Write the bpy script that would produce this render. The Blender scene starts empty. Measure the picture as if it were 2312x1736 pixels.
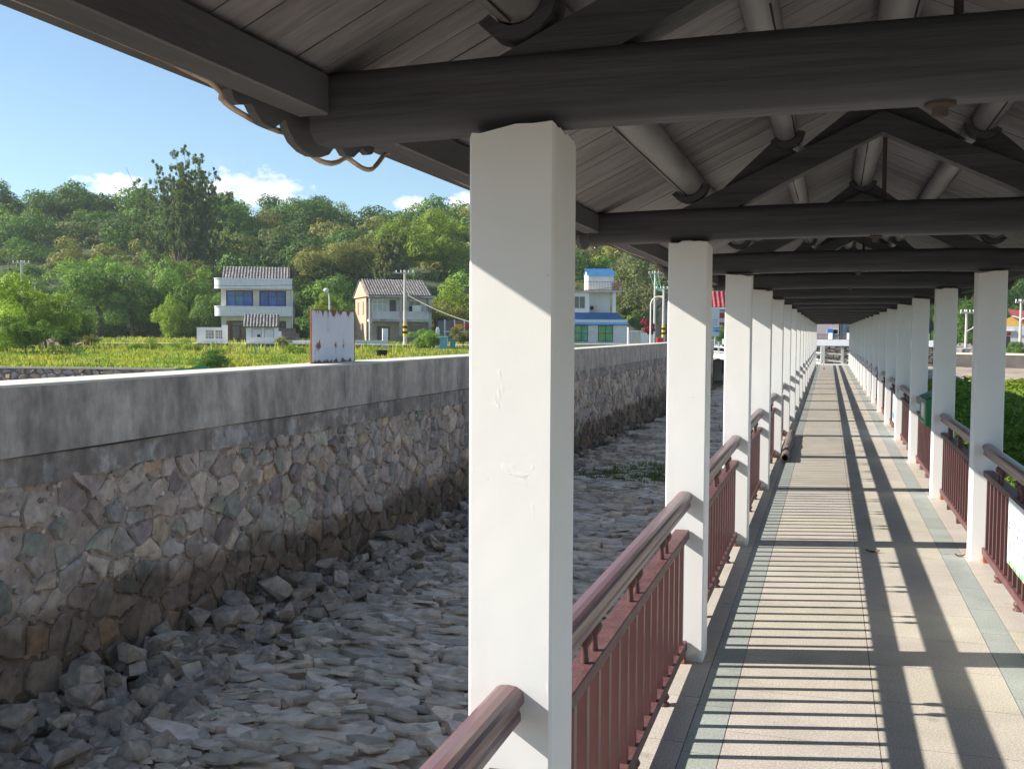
import bpy, math, random
import numpy as np
from mathutils import Vector, Matrix, noise as mnoise
R = math.radians
random.seed(7)
rng = np.random.default_rng(7)
scene = bpy.context.scene
COL = scene.collection

# ------------------------------------------------------------------ camera
EYE = 1.9; YAW = 0.30510; PITCH = 0.05247; ROLL = 0.00457; F = 2263.9
cf, sf = math.cos(YAW), math.sin(YAW)
fwd = Vector((-sf*math.cos(PITCH), cf*math.cos(PITCH), -math.sin(PITCH)))
rgt = Vector((cf, sf, 0)); upv = rgt.cross(fwd)
r2 = rgt*math.cos(ROLL)+upv*math.sin(ROLL); u2 = -rgt*math.sin(ROLL)+upv*math.cos(ROLL)
cd = bpy.data.cameras.new('camera'); cam = bpy.data.objects.new('camera', cd); COL.objects.link(cam)
cd.sensor_width = 36.0; cd.lens = F/2312*36; cd.clip_start = .05; cd.clip_end = 3000
m = Matrix((r2, u2, -fwd)).transposed().to_4x4(); m.translation = (0, 0, EYE)
cam.matrix_world = m; scene.camera = cam

def ray(x, y):                      # x, y in a 2212-wide copy of the photo
    x *= 1.04521; y *= 1.04521
    return fwd + r2*((x-1156)/F) - u2*((y-868)/F)
def at_d(x, y, d):                  # point at horizontal depth d
    v = ray(x, y); h = (-sf)*v.x + cf*v.y
    return Vector((0, 0, EYE)) + v*(d/h)
def at_z(x, y, z):
    v = ray(x, y); return Vector((0, 0, EYE)) + v*((z-EYE)/v.z)
def proj(P):
    v = Vector(P)-Vector((0, 0, EYE)); d = v.dot(fwd)
    return (1156+F*v.dot(r2)/d)/1.04521, (868-F*v.dot(u2)/d)/1.04521
def zat(y, d): return EYE + (719.3-y)*1.04521/F*d

# ------------------------------------------------------------------ light
SUN = Vector((1, .275, -.645)).normalized()
sl = bpy.data.lights.new('sun', 'SUN'); so = bpy.data.objects.new('sun', sl); COL.objects.link(so)
sl.energy = 4.9; sl.angle = R(.55); sl.color = (1.0, .93, .82)
so.rotation_euler = SUN.to_track_quat('-Z', 'Y').to_euler(); so.location = (-30, -10, 30)
elev = math.asin(-SUN.z); azim = math.atan2(-SUN.x, -SUN.y)     # azimuth clockwise from +Y
w = bpy.data.worlds.new('World'); scene.world = w; w.use_nodes = True
nt = w.node_tree; N = nt.nodes; L = nt.links; N.clear()
out = N.new('ShaderNodeOutputWorld'); bg = N.new('ShaderNodeBackground')
sky = N.new('ShaderNodeTexSky'); sky.sky_type = 'NISHITA'; sky.sun_disc = False
sky.sun_elevation = elev; sky.sun_rotation = azim; sky.altitude = 10
sky.air_density = 1.0; sky.dust_density = .1; sky.ozone_density = 2.2
bg.inputs['Strength'].default_value = .087
tc = N.new('ShaderNodeTexCoord')
nz = N.new('ShaderNodeTexNoise'); nz.inputs['Scale'].default_value = 16; nz.inputs['Detail'].default_value = 8; nz.inputs['Roughness'].default_value = .58
mpn = N.new('ShaderNodeMapping'); mpn.inputs['Scale'].default_value = (1, 1, 1.5)
L.new(tc.outputs['Generated'], mpn.inputs['Vector']); L.new(mpn.outputs[0], nz.inputs['Vector'])
def mth(op, a, b=None, c=None):
    n = N.new('ShaderNodeMath'); n.operation = op
    for i, v in enumerate((a, b, c)):
        if v is None: continue
        if isinstance(v, (int, float)): n.inputs[i].default_value = v
        else: L.new(v, n.inputs[i])
    return n.outputs[0]
# cumulus banks low over the hill: a few soft lobes in direction space broken up by noise
acc = None
for (x, y, wd, ht) in ((250, 400, .034, .012), (470, 415, .05, .012), (560, 412, .045, .020), (600, 400, .028, .012), (900, 450, .022, .012), (1000, 436, .024, .014), (-350, 420, .06, .02), (1350, 430, .06, .02)):
    d = ray(x, y).normalized()
    sub = N.new('ShaderNodeVectorMath'); sub.operation = 'SUBTRACT'; sub.inputs[1].default_value = d
    L.new(tc.outputs['Generated'], sub.inputs[0])
    mul = N.new('ShaderNodeVectorMath'); mul.operation = 'MULTIPLY'; mul.inputs[1].default_value = (1/wd, 1/wd, 1/ht)
    L.new(sub.outputs[0], mul.inputs[0])
    ln = N.new('ShaderNodeVectorMath'); ln.operation = 'LENGTH'; L.new(mul.outputs[0], ln.inputs[0])
    g = mth('SUBTRACT', 1.0, ln.outputs['Value'])
    acc = g if acc is None else mth('MAXIMUM', acc, g)
nz2 = N.new('ShaderNodeTexNoise'); nz2.inputs['Scale'].default_value = 45; nz2.inputs['Detail'].default_value = 6; nz2.inputs['Roughness'].default_value = .6
L.new(mpn.outputs[0], nz2.inputs['Vector'])
v = mth('ADD', acc, mth('MULTIPLY', mth('SUBTRACT', nz2.outputs['Fac'], .52), 3.0))
v = mth('MULTIPLY', v, 1.7); cl = N.new('ShaderNodeClamp'); L.new(v, cl.inputs[0])
# faint high wisps
wsp = mth('MULTIPLY', mth('SUBTRACT', nz.outputs['Fac'], .60), 1.2); cw = N.new('ShaderNodeClamp'); L.new(wsp, cw.inputs[0])
fac = mth('MAXIMUM', cl.outputs[0], mth('MULTIPLY', cw.outputs[0], .35))
mx = N.new('ShaderNodeMix'); mx.data_type = 'RGBA'
hs = N.new('ShaderNodeHueSaturation'); hs.inputs['Saturation'].default_value = .88; L.new(sky.outputs['Color'], hs.inputs['Color'])
L.new(fac, mx.inputs['Factor']); tn = N.new('ShaderNodeVectorMath'); tn.operation = 'MULTIPLY'; tn.inputs[1].default_value = (.78, .91, .96); L.new(hs.outputs[0], tn.inputs[0]); L.new(tn.outputs[0], mx.inputs[6]); mx.inputs[7].default_value = (7.2, 7.4, 7.8, 1)
L.new(mx.outputs[2], bg.inputs['Color']); L.new(bg.outputs[0], out.inputs['Surface'])
scene.view_settings.view_transform = 'Standard'; scene.view_settings.look = 'None'
scene.view_settings.exposure = 1.03; scene.view_settings.gamma = 1
scene.cycles.max_bounces = 7; scene.cycles.diffuse_bounces = 4; scene.cycles.glossy_bounces = 2
scene.cycles.transparent_max_bounces = 4

# ------------------------------------------------------------------ helpers
MATS = {}
def M(name, base, rough=.8, var=.12, scale=6, bump=0., bscale=None, detail=5, metal=0., attr=False, stretch=(1, 1, 1), extra=None, spec=.4, c2=None, thr=(.45, .6)):
    if name in MATS: return MATS[name]
    mt = bpy.data.materials.new(name); mt.use_nodes = True; MATS[name] = mt
    t = mt.node_tree; n = t.nodes; l = t.links; b = n['Principled BSDF']
    b.inputs['Roughness'].default_value = rough; b.inputs['Metallic'].default_value = metal
    b.inputs['Specular IOR Level'].default_value = spec
    co = n.new('ShaderNodeTexCoord'); mp = n.new('ShaderNodeMapping'); mp.inputs['Scale'].default_value = stretch
    l.new(co.outputs['Object'], mp.inputs['Vector'])
    no = n.new('ShaderNodeTexNoise'); no.inputs['Scale'].default_value = scale; no.inputs['Detail'].default_value = detail
    l.new(mp.outputs[0], no.inputs['Vector'])
    rp = n.new('ShaderNodeMapRange'); rp.inputs['From Min'].default_value = .3; rp.inputs['From Max'].default_value = .7
    rp.inputs['To Min'].default_value = 1-var; rp.inputs['To Max'].default_value = 1+var
    l.new(no.outputs['Fac'], rp.inputs['Value'])
    vm = n.new('ShaderNodeVectorMath'); vm.operation = 'SCALE'; l.new(rp.outputs[0], vm.inputs['Scale'])
    src = None
    if c2 is not None:
        nn = n.new('ShaderNodeTexNoise'); nn.inputs['Scale'].default_value = scale*.37; nn.inputs['Detail'].default_value = 6; nn.inputs['Roughness'].default_value = .65
        l.new(mp.outputs[0], nn.inputs['Vector'])
        rr = n.new('ShaderNodeMapRange'); rr.inputs['From Min'].default_value = thr[0]; rr.inputs['From Max'].default_value = thr[1]
        l.new(nn.outputs['Fac'], rr.inputs['Value'])
        mxx = n.new('ShaderNodeMix'); mxx.data_type = 'RGBA'; mxx.inputs[6].default_value = (*base, 1); mxx.inputs[7].default_value = (*c2, 1)
        l.new(rr.outputs[0], mxx.inputs['Factor']); src = mxx.outputs[2]
    if attr:
        at = n.new('ShaderNodeAttribute'); at.attribute_name = 'Col'
        if src is None:
            mm = n.new('ShaderNodeVectorMath'); mm.operation = 'MULTIPLY'; mm.inputs[1].default_value = base; l.new(at.outputs['Color'], mm.inputs[0]); src = mm.outputs[0]
        else:
            mm = n.new('ShaderNodeVectorMath'); mm.operation = 'MULTIPLY'; l.new(src, mm.inputs[1]); l.new(at.outputs['Color'], mm.inputs[0]); src = mm.outputs[0]
    if src is None: vm.inputs[0].default_value = base
    else: l.new(src, vm.inputs[0])
    last = vm.outputs[0]
    if extra: last = extra(n, l, co, last, b) or last
    l.new(last, b.inputs['Base Color'])
    if bump:
        nb = n.new('ShaderNodeTexNoise'); nb.inputs['Scale'].default_value = bscale or scale*3; nb.inputs['Detail'].default_value = 6
        l.new(mp.outputs[0], nb.inputs['Vector'])
        bp = n.new('ShaderNodeBump'); bp.inputs['Strength'].default_value = bump; bp.inputs['Distance'].default_value = .01
        l.new(nb.outputs['Fac'], bp.inputs['Height']); l.new(bp.outputs[0], b.inputs['Normal'])
    return mt

class MB:
    def __init__(s): s.v = []; s.f = []; s.c = []; s.mi = []; s.mats = []; s.sm = []
    def add(s, vs, fs, c=(1, 1, 1), mi=0, smooth=False, X=None):
        o = len(s.v)
        for p in vs:
            p = Vector(p)
            s.v.append(tuple(X @ p) if X is not None else tuple(p))
        for f in fs: s.f.append([i+o for i in f]); s.c.append(c); s.mi.append(mi); s.sm.append(smooth)
        return s
    def box(s, a, b, c=(1, 1, 1), mi=0, bev=0., X=None):
        (x0, y0, z0), (x1, y1, z1) = [min(p, q) for p, q in zip(a, b)], [max(p, q) for p, q in zip(a, b)]
        if not bev:
            vs = [(x0, y0, z0), (x1, y0, z0), (x1, y1, z0), (x0, y1, z0), (x0, y0, z1), (x1, y0, z1), (x1, y1, z1), (x0, y1, z1)]
            return s.add(vs, [(0, 3, 2, 1), (4, 5, 6, 7), (0, 1, 5, 4), (1, 2, 6, 5), (2, 3, 7, 6), (3, 0, 4, 7)], c, mi, X=X)
        e = bev; vs = []; fs = []
        ring = lambda z, k: [(x0+k, y0+e, z), (x0+e, y0+k, z), (x1-e, y0+k, z), (x1-k, y0+e, z), (x1-k, y1-e, z), (x1-e, y1-k, z), (x0+e, y1-k, z), (x0+k, y1-e, z)]
        for z, k in ((z0, e*.9), (z0+e, 0), (z1-e, 0), (z1, e*.9)): vs += ring(z, k)
        for r in range(3):
            for i in range(8): fs.append((r*8+i, r*8+(i+1) % 8, r*8+8+(i+1) % 8, r*8+8+i))
        fs.append(tuple(range(7, -1, -1))); fs.append(tuple(range(24, 32)))
        return s.add(vs, fs, c, mi, X=X)
    def prism(s, poly, p0, p1, ux, uy, c=(1, 1, 1), mi=0, smooth=False, n=1, fn=None, cap=True):
        """extrude 2D polygon (in axes ux, uy) from p0 to p1"""
        p0, p1, ux, uy = map(Vector, (p0, p1, ux, uy)); k = len(poly); vs = []; fs = []
        for j in range(n+1):
            t = j/n; o = p0.lerp(p1, t)
            if fn: o = o+Vector(fn(t))
            vs += [o+ux*a+uy*b for a, b in poly]
        for j in range(n):
            for i in range(k): fs.append((j*k+i, j*k+(i+1) % k, (j+1)*k+(i+1) % k, (j+1)*k+i))
        s.add(vs, fs, c, mi, smooth)
        if cap: s.add(vs[:k], [tuple(range(k-1, -1, -1))], c, mi); s.add(vs[-k:], [tuple(range(k))], c, mi)
        return s
    def tube(s, pts, r, k=8, c=(1, 1, 1), mi=0, rs=None, cap=True):
        pts = [Vector(p) for p in pts]; vs = []; fs = []
        prev = None
        for j, p in enumerate(pts):
            t = (pts[min(j+1, len(pts)-1)]-pts[max(j-1, 0)])
            if t.length < 1e-9: t = Vector((0, 0, 1))
            t.normalize()
            a = prev if prev is not None else (Vector((0, 0, 1)) if abs(t.z) < .9 else Vector((1, 0, 0)))
            a = (a-t*a.dot(t)).normalized(); prev = a; b = t.cross(a)
            rr = rs[j] if rs else r
            for i in range(k):
                q = 2*math.pi*i/k; vs.append(p+(a*math.cos(q)+b*math.sin(q))*rr)
        for j in range(len(pts)-1):
            for i in range(k): fs.append((j*k+i, j*k+(i+1) % k, (j+1)*k+(i+1) % k, (j+1)*k+i))
        s.add(vs, fs, c, mi, True)
        if cap: s.add(vs[:k], [tuple(range(k-1, -1, -1))], c, mi); s.add(vs[-k:], [tuple(range(k))], c, mi)
        return s
    def lathe(s, prof, o, k=10, c=(1, 1, 1), mi=0):
        o = Vector(o); vs = []; fs = []
        for r, z in prof:
            for i in range(k): q = 2*math.pi*i/k; vs.append(o+Vector((r*math.cos(q), r*math.sin(q), z)))
        for j in range(len(prof)-1):
            for i in range(k): fs.append((j*k+i, j*k+(i+1) % k, (j+1)*k+(i+1) % k, (j+1)*k+i))
        s.add(vs, fs, c, mi, True); s.add(vs[:k], [tuple(range(k-1, -1, -1))], c, mi); s.add(vs[-k:], [tuple(range(k))], c, mi)
        return s
    def mesh(s, name, mats):
        me = bpy.data.meshes.new(name); me.from_pydata(s.v, [], s.f)
        if not isinstance(mats, (list, tuple)): mats = [mats]
        for x in mats:
            if x is not None: me.materials.append(x)
        n = len(s.f)
        if len(mats) > 1: me.polygons.foreach_set('material_index', s.mi)
        me.polygons.foreach_set('use_smooth', s.sm)
        if any(c != (1, 1, 1) for c in s.c[:50]) or (n > 50 and any(c != (1, 1, 1) for c in s.c)):
            lt = np.zeros(n, 'i'); me.polygons.foreach_get('loop_total', lt)
            cc = np.repeat(np.array([(*c, 1) for c in s.c], 'f'), lt, axis=0)
            ca = me.color_attributes.new('Col', 'FLOAT_COLOR', 'CORNER'); ca.data.foreach_set('color', cc.ravel())
        me.update(); return me
    def build(s, name, mats, parent=None, loc=None):
        o = bpy.data.objects.new(name, s.mesh(name, mats)); COL.objects.link(o)
        if parent is not None: o.parent = parent
        if loc is not None: o.location = loc
        return o

def tag(o, label=None, cat=None, group=None, kind=None):
    if label: o['label'] = label
    if cat: o['category'] = cat
    if group: o['group'] = group
    if kind: o['kind'] = kind
    return o
def thing(name, label, cat, loc=(0, 0, 0), rz=0, group=None):
    o = bpy.data.objects.new(name, None); COL.objects.link(o); o.location = loc; o.rotation_euler = (0, 0, rz)
    o.empty_display_size = .2
    return tag(o, label, cat, group)
def copy_tree(o, parent=None):
    c = o.copy(); COL.objects.link(c)
    if parent is not None: c.parent = parent
    for ch in list(o.children): copy_tree(ch, c)
    return c
ORD = ['first', 'second', 'third', 'fourth', 'fifth', 'sixth', 'seventh', 'eighth', 'ninth', 'tenth', 'eleventh', 'twelfth', 'thirteenth', 'fourteenth', 'fifteenth', 'sixteenth', 'seventeenth', 'eighteenth', 'nineteenth', 'twentieth']

# ------------------------------------------------------------------ materials
def col_extra(n, l, co, last, b):
    # damp splash stains at the foot of the column, grime specks
    sp = n.new('ShaderNodeSeparateXYZ'); l.new(co.outputs['Object'], sp.inputs[0])
    no = n.new('ShaderNodeTexNoise'); no.inputs['Scale'].default_value = 9; no.inputs['Detail'].default_value = 7
    l.new(co.outputs['Object'], no.inputs['Vector'])
    a = n.new('ShaderNodeMath'); a.operation = 'MULTIPLY_ADD'; l.new(no.outputs['Fac'], a.inputs[0]); a.inputs[1].default_value = .22; a.inputs[2].default_value = -.09
    d = n.new('ShaderNodeMath'); d.operation = 'SUBTRACT'; l.new(a.outputs[0], d.inputs[0]); l.new(sp.outputs['Z'], d.inputs[1])
    r = n.new('ShaderNodeMapRange'); r.inputs['From Min'].default_value = -.015; r.inputs['From Max'].default_value = .03; r.inputs['To Max'].default_value = .5
    l.new(d.outputs[0], r.inputs['Value'])
    mx = n.new('ShaderNodeMix'); mx.data_type = 'RGBA'; l.new(r.outputs[0], mx.inputs['Factor']); l.new(last, mx.inputs[6]); mx.inputs[7].default_value = (.3, .28, .25, 1)
    vo = n.new('ShaderNodeTexNoise'); vo.inputs['Scale'].default_value = 60; vo.inputs['Detail'].default_value = 1
    l.new(co.outputs['Object'], vo.inputs['Vector'])
    r3 = n.new('ShaderNodeMapRange'); r3.inputs['From Min'].default_value = .78; r3.inputs['From Max'].default_value = .82; r3.inputs['To Max'].default_value = .35; l.new(vo.outputs['Fac'], r3.inputs['Value'])
    m2 = n.new('ShaderNodeMix'); m2.data_type = 'RGBA'; l.new(r3.outputs[0], m2.inputs['Factor']); l.new(mx.outputs[2], m2.inputs[6]); m2.inputs[7].default_value = (.35, .32, .28, 1)
    mp3 = n.new('ShaderNodeMapping'); mp3.inputs['Rotation'].default_value = (.3, .2, .5); mp3.inputs['Scale'].default_value = (1, 1, .7); l.new(co.outputs['Object'], mp3.inputs['Vector'])
    f1 = n.new('ShaderNodeTexNoise'); f1.inputs['Scale'].default_value = 14; f1.inputs['Detail'].default_value = 4; f1.inputs['Distortion'].default_value = .8; l.new(mp3.outputs[0], f1.inputs['Vector'])
    rr1 = n.new('ShaderNodeMapRange'); rr1.inputs['From Min'].default_value = .66; rr1.inputs['From Max'].default_value = .76; l.new(f1.outputs['Fac'], rr1.inputs['Value'])
    f2 = n.new('ShaderNodeTexNoise'); f2.inputs['Scale'].default_value = 55; f2.inputs['Detail'].default_value = 4; l.new(co.outputs['Object'], f2.inputs['Vector'])
    ad = n.new('ShaderNodeMath'); ad.operation = 'MULTIPLY_ADD'; l.new(f2.outputs['Fac'], ad.inputs[0]); ad.inputs[1].default_value = .35; l.new(rr1.outputs[0], ad.inputs[2])
    f3 = n.new('ShaderNodeTexNoise'); f3.inputs['Scale'].default_value = 6; f3.inputs['Detail'].default_value = 2; l.new(co.outputs['Object'], f3.inputs['Vector'])
    ad2 = n.new('ShaderNodeMath'); ad2.operation = 'MULTIPLY_ADD'; l.new(f3.outputs['Fac'], ad2.inputs[0]); ad2.inputs[1].default_value = 1.6; l.new(ad.outputs[0], ad2.inputs[2])
    bp = n.new('ShaderNodeBump'); bp.inputs['Strength'].default_value = .5; bp.inputs['Distance'].default_value = .0014; l.new(ad2.outputs[0], bp.inputs['Height']); l.new(bp.outputs[0], b.inputs['Normal'])
    return m2.outputs[2]
m_col = M('white_column_paint', (.86, .86, .85), .62, .05, 1.7, 0, 11, extra=col_extra)
m_beam = M('dark_grey_painted_timber', (.070, .076, .085), .55, .25, 12, .45, 34, stretch=(.10, 1, 1.6), spec=.35, c2=(.105, .108, .112), thr=(.52, .66))
m_beamy = M('dark_grey_painted_eave_timber', (.10, .104, .108), .5, .22, 5, .35, 30, stretch=(1, .2, 1), spec=.45)
m_purlin = M('grey_painted_log', (.245, .25, .258), .5, .16, 6, .35, 18, stretch=(1, .25, 1), c2=(.13, .125, .125), thr=(.55, .7))
m_plank = M('grey_painted_planks', (.180, .182, .192), .6, .22, 10, .3, 40, stretch=(.35, 3, 1), attr=True)
m_rooftile = M('dark_roof_tile', (.10, .105, .11), .8, .2, 8)
def gran(n, l, co, last, b):
    a = n.new('ShaderNodeTexNoise'); a.inputs['Scale'].default_value = 105; a.inputs['Detail'].default_value = 3; a.inputs['Roughness'].default_value = .75; l.new(co.outputs['Object'], a.inputs['Vector'])
    r = n.new('ShaderNodeMapRange'); r.inputs['From Min'].default_value = .35; r.inputs['From Max'].default_value = .65; r.inputs['To Min'].default_value = .60; r.inputs['To Max'].default_value = 1.28
    l.new(a.outputs['Fac'], r.inputs['Value'])
    v = n.new('ShaderNodeVectorMath'); v.operation = 'SCALE'; l.new(last, v.inputs[0]); l.new(r.outputs[0], v.inputs['Scale'])
    # large worn / dirty patches and small round spots
    p = n.new('ShaderNodeTexNoise'); p.inputs['Scale'].default_value = 1.3; p.inputs['Detail'].default_value = 7; p.inputs['Roughness'].default_value = .7; l.new(co.outputs['Object'], p.inputs['Vector'])
    r2_ = n.new('ShaderNodeMapRange'); r2_.inputs['From Min'].default_value = .5; r2_.inputs['From Max'].default_value = .72; r2_.inputs['To Min'].default_value = 1; r2_.inputs['To Max'].default_value = .8; l.new(p.outputs['Fac'], r2_.inputs['Value'])
    v2 = n.new('ShaderNodeVectorMath'); v2.operation = 'SCALE'; l.new(v.outputs[0], v2.inputs[0]); l.new(r2_.outputs[0], v2.inputs['Scale'])
    vo = n.new('ShaderNodeTexVoronoi'); vo.inputs['Scale'].default_value = 2.1; l.new(co.outputs['Object'], vo.inputs['Vector'])
    r4 = n.new('ShaderNodeMapRange'); r4.inputs['From Min'].default_value = .045; r4.inputs['From Max'].default_value = .075; r4.inputs['To Min'].default_value = .8; r4.inputs['To Max'].default_value = 1; l.new(vo.outputs['Distance'], r4.inputs['Value'])
    v4 = n.new('ShaderNodeVectorMath'); v4.operation = 'SCALE'; l.new(v2.outputs[0], v4.inputs[0]); l.new(r4.outputs[0], v4.inputs['Scale'])
    return v4.outputs[0]
m_tile = M('cream_granite_tile', (.50, .46, .405), .5, .06, 4, attr=True, extra=gran, spec=.35)
m_gtile = M('grey_green_granite_strip', (.335, .365, .345), .5, .08, 4, attr=True, extra=gran, spec=.35)
m_joint = M('dark_tile_joint', (.17, .15, .12), .9, .2, 8)
m_rail = M('maroon_rail_paint', (.125, .056, .055), .5, .25, 16, .45, 55, c2=(.24, .085, .07), thr=(.68, .78), spec=.4)
m_hand = M('maroon_handrail_lacquer', (.150, .075, .082), .28, .2, 7, .12, 40, stretch=(1, .2, 1), c2=(.16, .12, .11), thr=(.5, .65), spec=.6)
m_rust = M('rusty_iron', (.30, .10, .045), .9, .4, 25, .5, 60)
m_conc = None
def wallx(n, l, co, last, b):
    # rain streaks: noise stretched vertically
    mp = n.new('ShaderNodeMapping'); mp.inputs['Scale'].default_value = (1, 1.5, .55); l.new(co.outputs['Object'], mp.inputs['Vector'])
    a = n.new('ShaderNodeTexNoise'); a.inputs['Scale'].default_value = 1.6; a.inputs['Detail'].default_value = 8; a.inputs['Roughness'].default_value = .68; l.new(mp.outputs[0], a.inputs['Vector'])
    r = n.new('ShaderNodeMapRange'); r.inputs['From Min'].default_value = .36; r.inputs['From Max'].default_value = .64; r.inputs['To Min'].default_value = .55; r.inputs['To Max'].default_value = 1.2
    l.new(a.outputs['Fac'], r.inputs['Value'])
    v = n.new('ShaderNodeVectorMath'); v.operation = 'SCALE'; l.new(last, v.inputs[0]); l.new(r.outputs[0], v.inputs['Scale'])
    mp2 = n.new('ShaderNodeMapping'); mp2.inputs['Scale'].default_value = (1, 7, .3); l.new(co.outputs['Object'], mp2.inputs['Vector'])
    a2 = n.new('ShaderNodeTexNoise'); a2.inputs['Scale'].default_value = 1.1; a2.inputs['Detail'].default_value = 5; l.new(mp2.outputs[0], a2.inputs['Vector'])
    r2_ = n.new('ShaderNodeMapRange'); r2_.inputs['From Min'].default_value = .66; r2_.inputs['From Max'].default_value = .76; r2_.inputs['To Max'].default_value = .65; l.new(a2.outputs['Fac'], r2_.inputs['Value'])
    mx = n.new('ShaderNodeMix'); mx.data_type = 'RGBA'; l.new(r2_.outputs[0], mx.inputs['Factor']); l.new(v.outputs[0], mx.inputs[6]); mx.inputs[7].default_value = (.48, .48, .46, 1)
    return mx.outputs[2]
m_conc = M('stained_concrete', (.47, .41, .355), .85, .15, 5, .5, 22, extra=wallx)
m_cap = M('pale_concrete_cap', (.60, .56, .49), .8, .12, 3, .2, 20)
def wet(n, l, co, last, b):
    sp = n.new('ShaderNodeSeparateXYZ'); l.new(co.outputs['Object'], sp.inputs[0])
    no = n.new('ShaderNodeTexNoise'); no.inputs['Scale'].default_value = .9; no.inputs['Detail'].default_value = 6; l.new(co.outputs['Object'], no.inputs['Vector'])
    a = n.new('ShaderNodeMath'); a.operation = 'MULTIPLY_ADD'; l.new(no.outputs['Fac'], a.inputs[0]); a.inputs[1].default_value = 1.3; a.inputs[2].default_value = -1.62
    d = n.new('ShaderNodeMath'); d.operation = 'SUBTRACT'; l.new(a.outputs[0], d.inputs[0]); l.new(sp.outputs['Z'], d.inputs[1])
    r = n.new('ShaderNodeMapRange'); r.inputs['From Min'].default_value = -.1; r.inputs['From Max'].default_value = .16; r.inputs['To Max'].default_value = .86; l.new(d.outputs[0], r.inputs['Value'])
    mx = n.new('ShaderNodeMix'); mx.data_type = 'RGBA'; mx.blend_type = 'MULTIPLY'; l.new(r.outputs[0], mx.inputs['Factor']); l.new(last, mx.inputs[6]); mx.inputs[7].default_value = (.34, .29, .23, 1)
    return mx.outputs[2]
m_stone = M('rubble_wall_stone', (.56, .475, .40), .85, .28, 9, .8, 26, attr=True, extra=wet)
m_mortar = M('old_wall_mortar', (.42, .34, .285), .95, .3, 7, .9, 20, extra=wet)
m_slab = M('grey_slab_stone', (.66, .54, .43), .85, .25, 7, .45, 30, attr=True)
m_rock = M('grey_broken_rock', (.33, .275, .23), .85, .3, 6, .8, 22, attr=True)
m_mud = M('canal_mud', (.24, .175, .13), .9, .35, 3, .8, 30)

# ------------------------------------------------------------------ measures of the covered walkway
A, B, CW, S, Y1 = .656, 1.1708, .2257, 3.335, 2.4265
XC = (B-A)/2; NL = 19
YE = Y1+18*S+CW
frames = list(range(-1, 19))
Yf = lambda i: Y1+i*S            # front face of column i (i = 0 is the nearest on the canal side)

walk = thing('covered_walkway', 'long covered walkway on white square columns with dark grey timber gable roof and granite floor', 'walkway')
# floor slab, edge band, strips and tiles as separate stones
fl = MB(); fl.box((-.96, -5, -.16), (B+.306, YE+1.0, -.012))
fl.build('floor_slab', M('concrete_slab_side', (.30, .28, .25), .9, .2, 3, .3), walk)
def tiles(x0, x1, ly, cvar, name, mat, z=0., skew=0., y0=-5):
    mb = MB(); y = y0
    while y < YE+1.0:
        t = 1+random.uniform(-cvar, cvar); c = (t, t*random.uniform(.985, 1.01), t*random.uniform(.95, 1.03))
        g = .0022; e = min(y+ly, YE+1.0)
        mb.add([(x0+g, y+g, z), (x1-g, y+g+skew*(x1-x0), z), (x1-g, e-g+skew*(x1-x0), z), (x0+g, e-g, z),
                (x0+g, y+g, z-.012), (x1-g, y+g+skew*(x1-x0), z-.012), (x1-g, e-g+skew*(x1-x0), z-.012), (x0+g, e-g, z-.012)],
               [(0, 1, 2, 3), (4, 5, 1, 0), (5, 6, 2, 1), (6, 7, 3, 2), (7, 4, 0, 3)], c)
        y = e
        if e >= YE+.99: break
    return mb.build(name, mat, walk)
jb = MB(); jb.box((-.955, -5, -.0118), (B+.301, YE+1.0, -.004)); jb.build('tile_bedding', m_joint, walk)
tiles(-.960, -.600, .60, .05, 'floor_tiles', m_tile); tiles(-.600, -.430, .60, .06, 'floor_strip', m_gtile, y0=-5.1)
tiles(-.430, .264, .60, .05, 'floor_tiles', m_tile, y0=-4.8); tiles(.264, .965, .60, .05, 'floor_tiles', m_tile, y0=-4.75, skew=.02)
tiles(.965, 1.135, .60, .06, 'floor_strip', m_gtile, y0=-5.1); tiles(1.135, B+.306, .60, .05, 'floor_tiles', m_tile)

# columns
def column_mesh(seed, cam_side):
    rd = random.Random(seed); n = 9; zs = [0, .4, .9, 1.4, 1.9, 2.2, 2.34]
    e = .007; per = []
    def edge(p, q):
        return [(p[0]+(q[0]-p[0])*t, p[1]+(q[1]-p[1])*t) for t in [i/n for i in range(n)]]
    w_ = CW
    cs = [(e, 0), (w_-e, 0), (w_, e), (w_, w_-e), (w_-e, w_), (e, w_), (0, w_-e), (0, e)]
    for i in range(8):
        p, q = cs[i], cs[(i+1) % 8]
        per += edge(p, q) if i % 2 == 0 else [p]
    k = len(per); vs = []; fs = []
    for z in zs: vs += [(x, y, z) for x, y in per]
    ph = rd.uniform(0, 6)
    vs += [(x, y, 2.408+.010*math.sin(ph+x*16+y*9)+rd.uniform(-.006, .008)) for x, y in per]
    for j in range(len(zs)):
        for i in range(k): fs.append((j*k+i, j*k+(i+1) % k, (j+1)*k+(i+1) % k, (j+1)*k+i))
    mb = MB(); mb.add(vs, fs, smooth=False); mb.add(vs[-k:], [tuple(range(k))]); return mb.mesh('column', m_col)
cms = [column_mesh(i, 0) for i in range(5)]
for i in frames:
    for sd, x in (('L', -A-CW), ('R', B)):
        o = bpy.data.objects.new('column', cms[(i*2+(sd == 'R')) % 5]); COL.objects.link(o); o.parent = walk; o.location = (x, Yf(i), 0)
# piers under the floor
pr_ = MB(); pr_.box((0, 0, -2.3), (.3, .3, -.16)); pm = pr_.mesh('pier', M('concrete_pier', (.27, .26, .24), .9, .2, 4))
for i in range(0, 19, 2):
    for x in (-.90, B-.02):
        o = bpy.data.objects.new('pier', pm); COL.objects.link(o); o.parent = walk; o.location = (x, Yf(i)-.03, 0)

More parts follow.
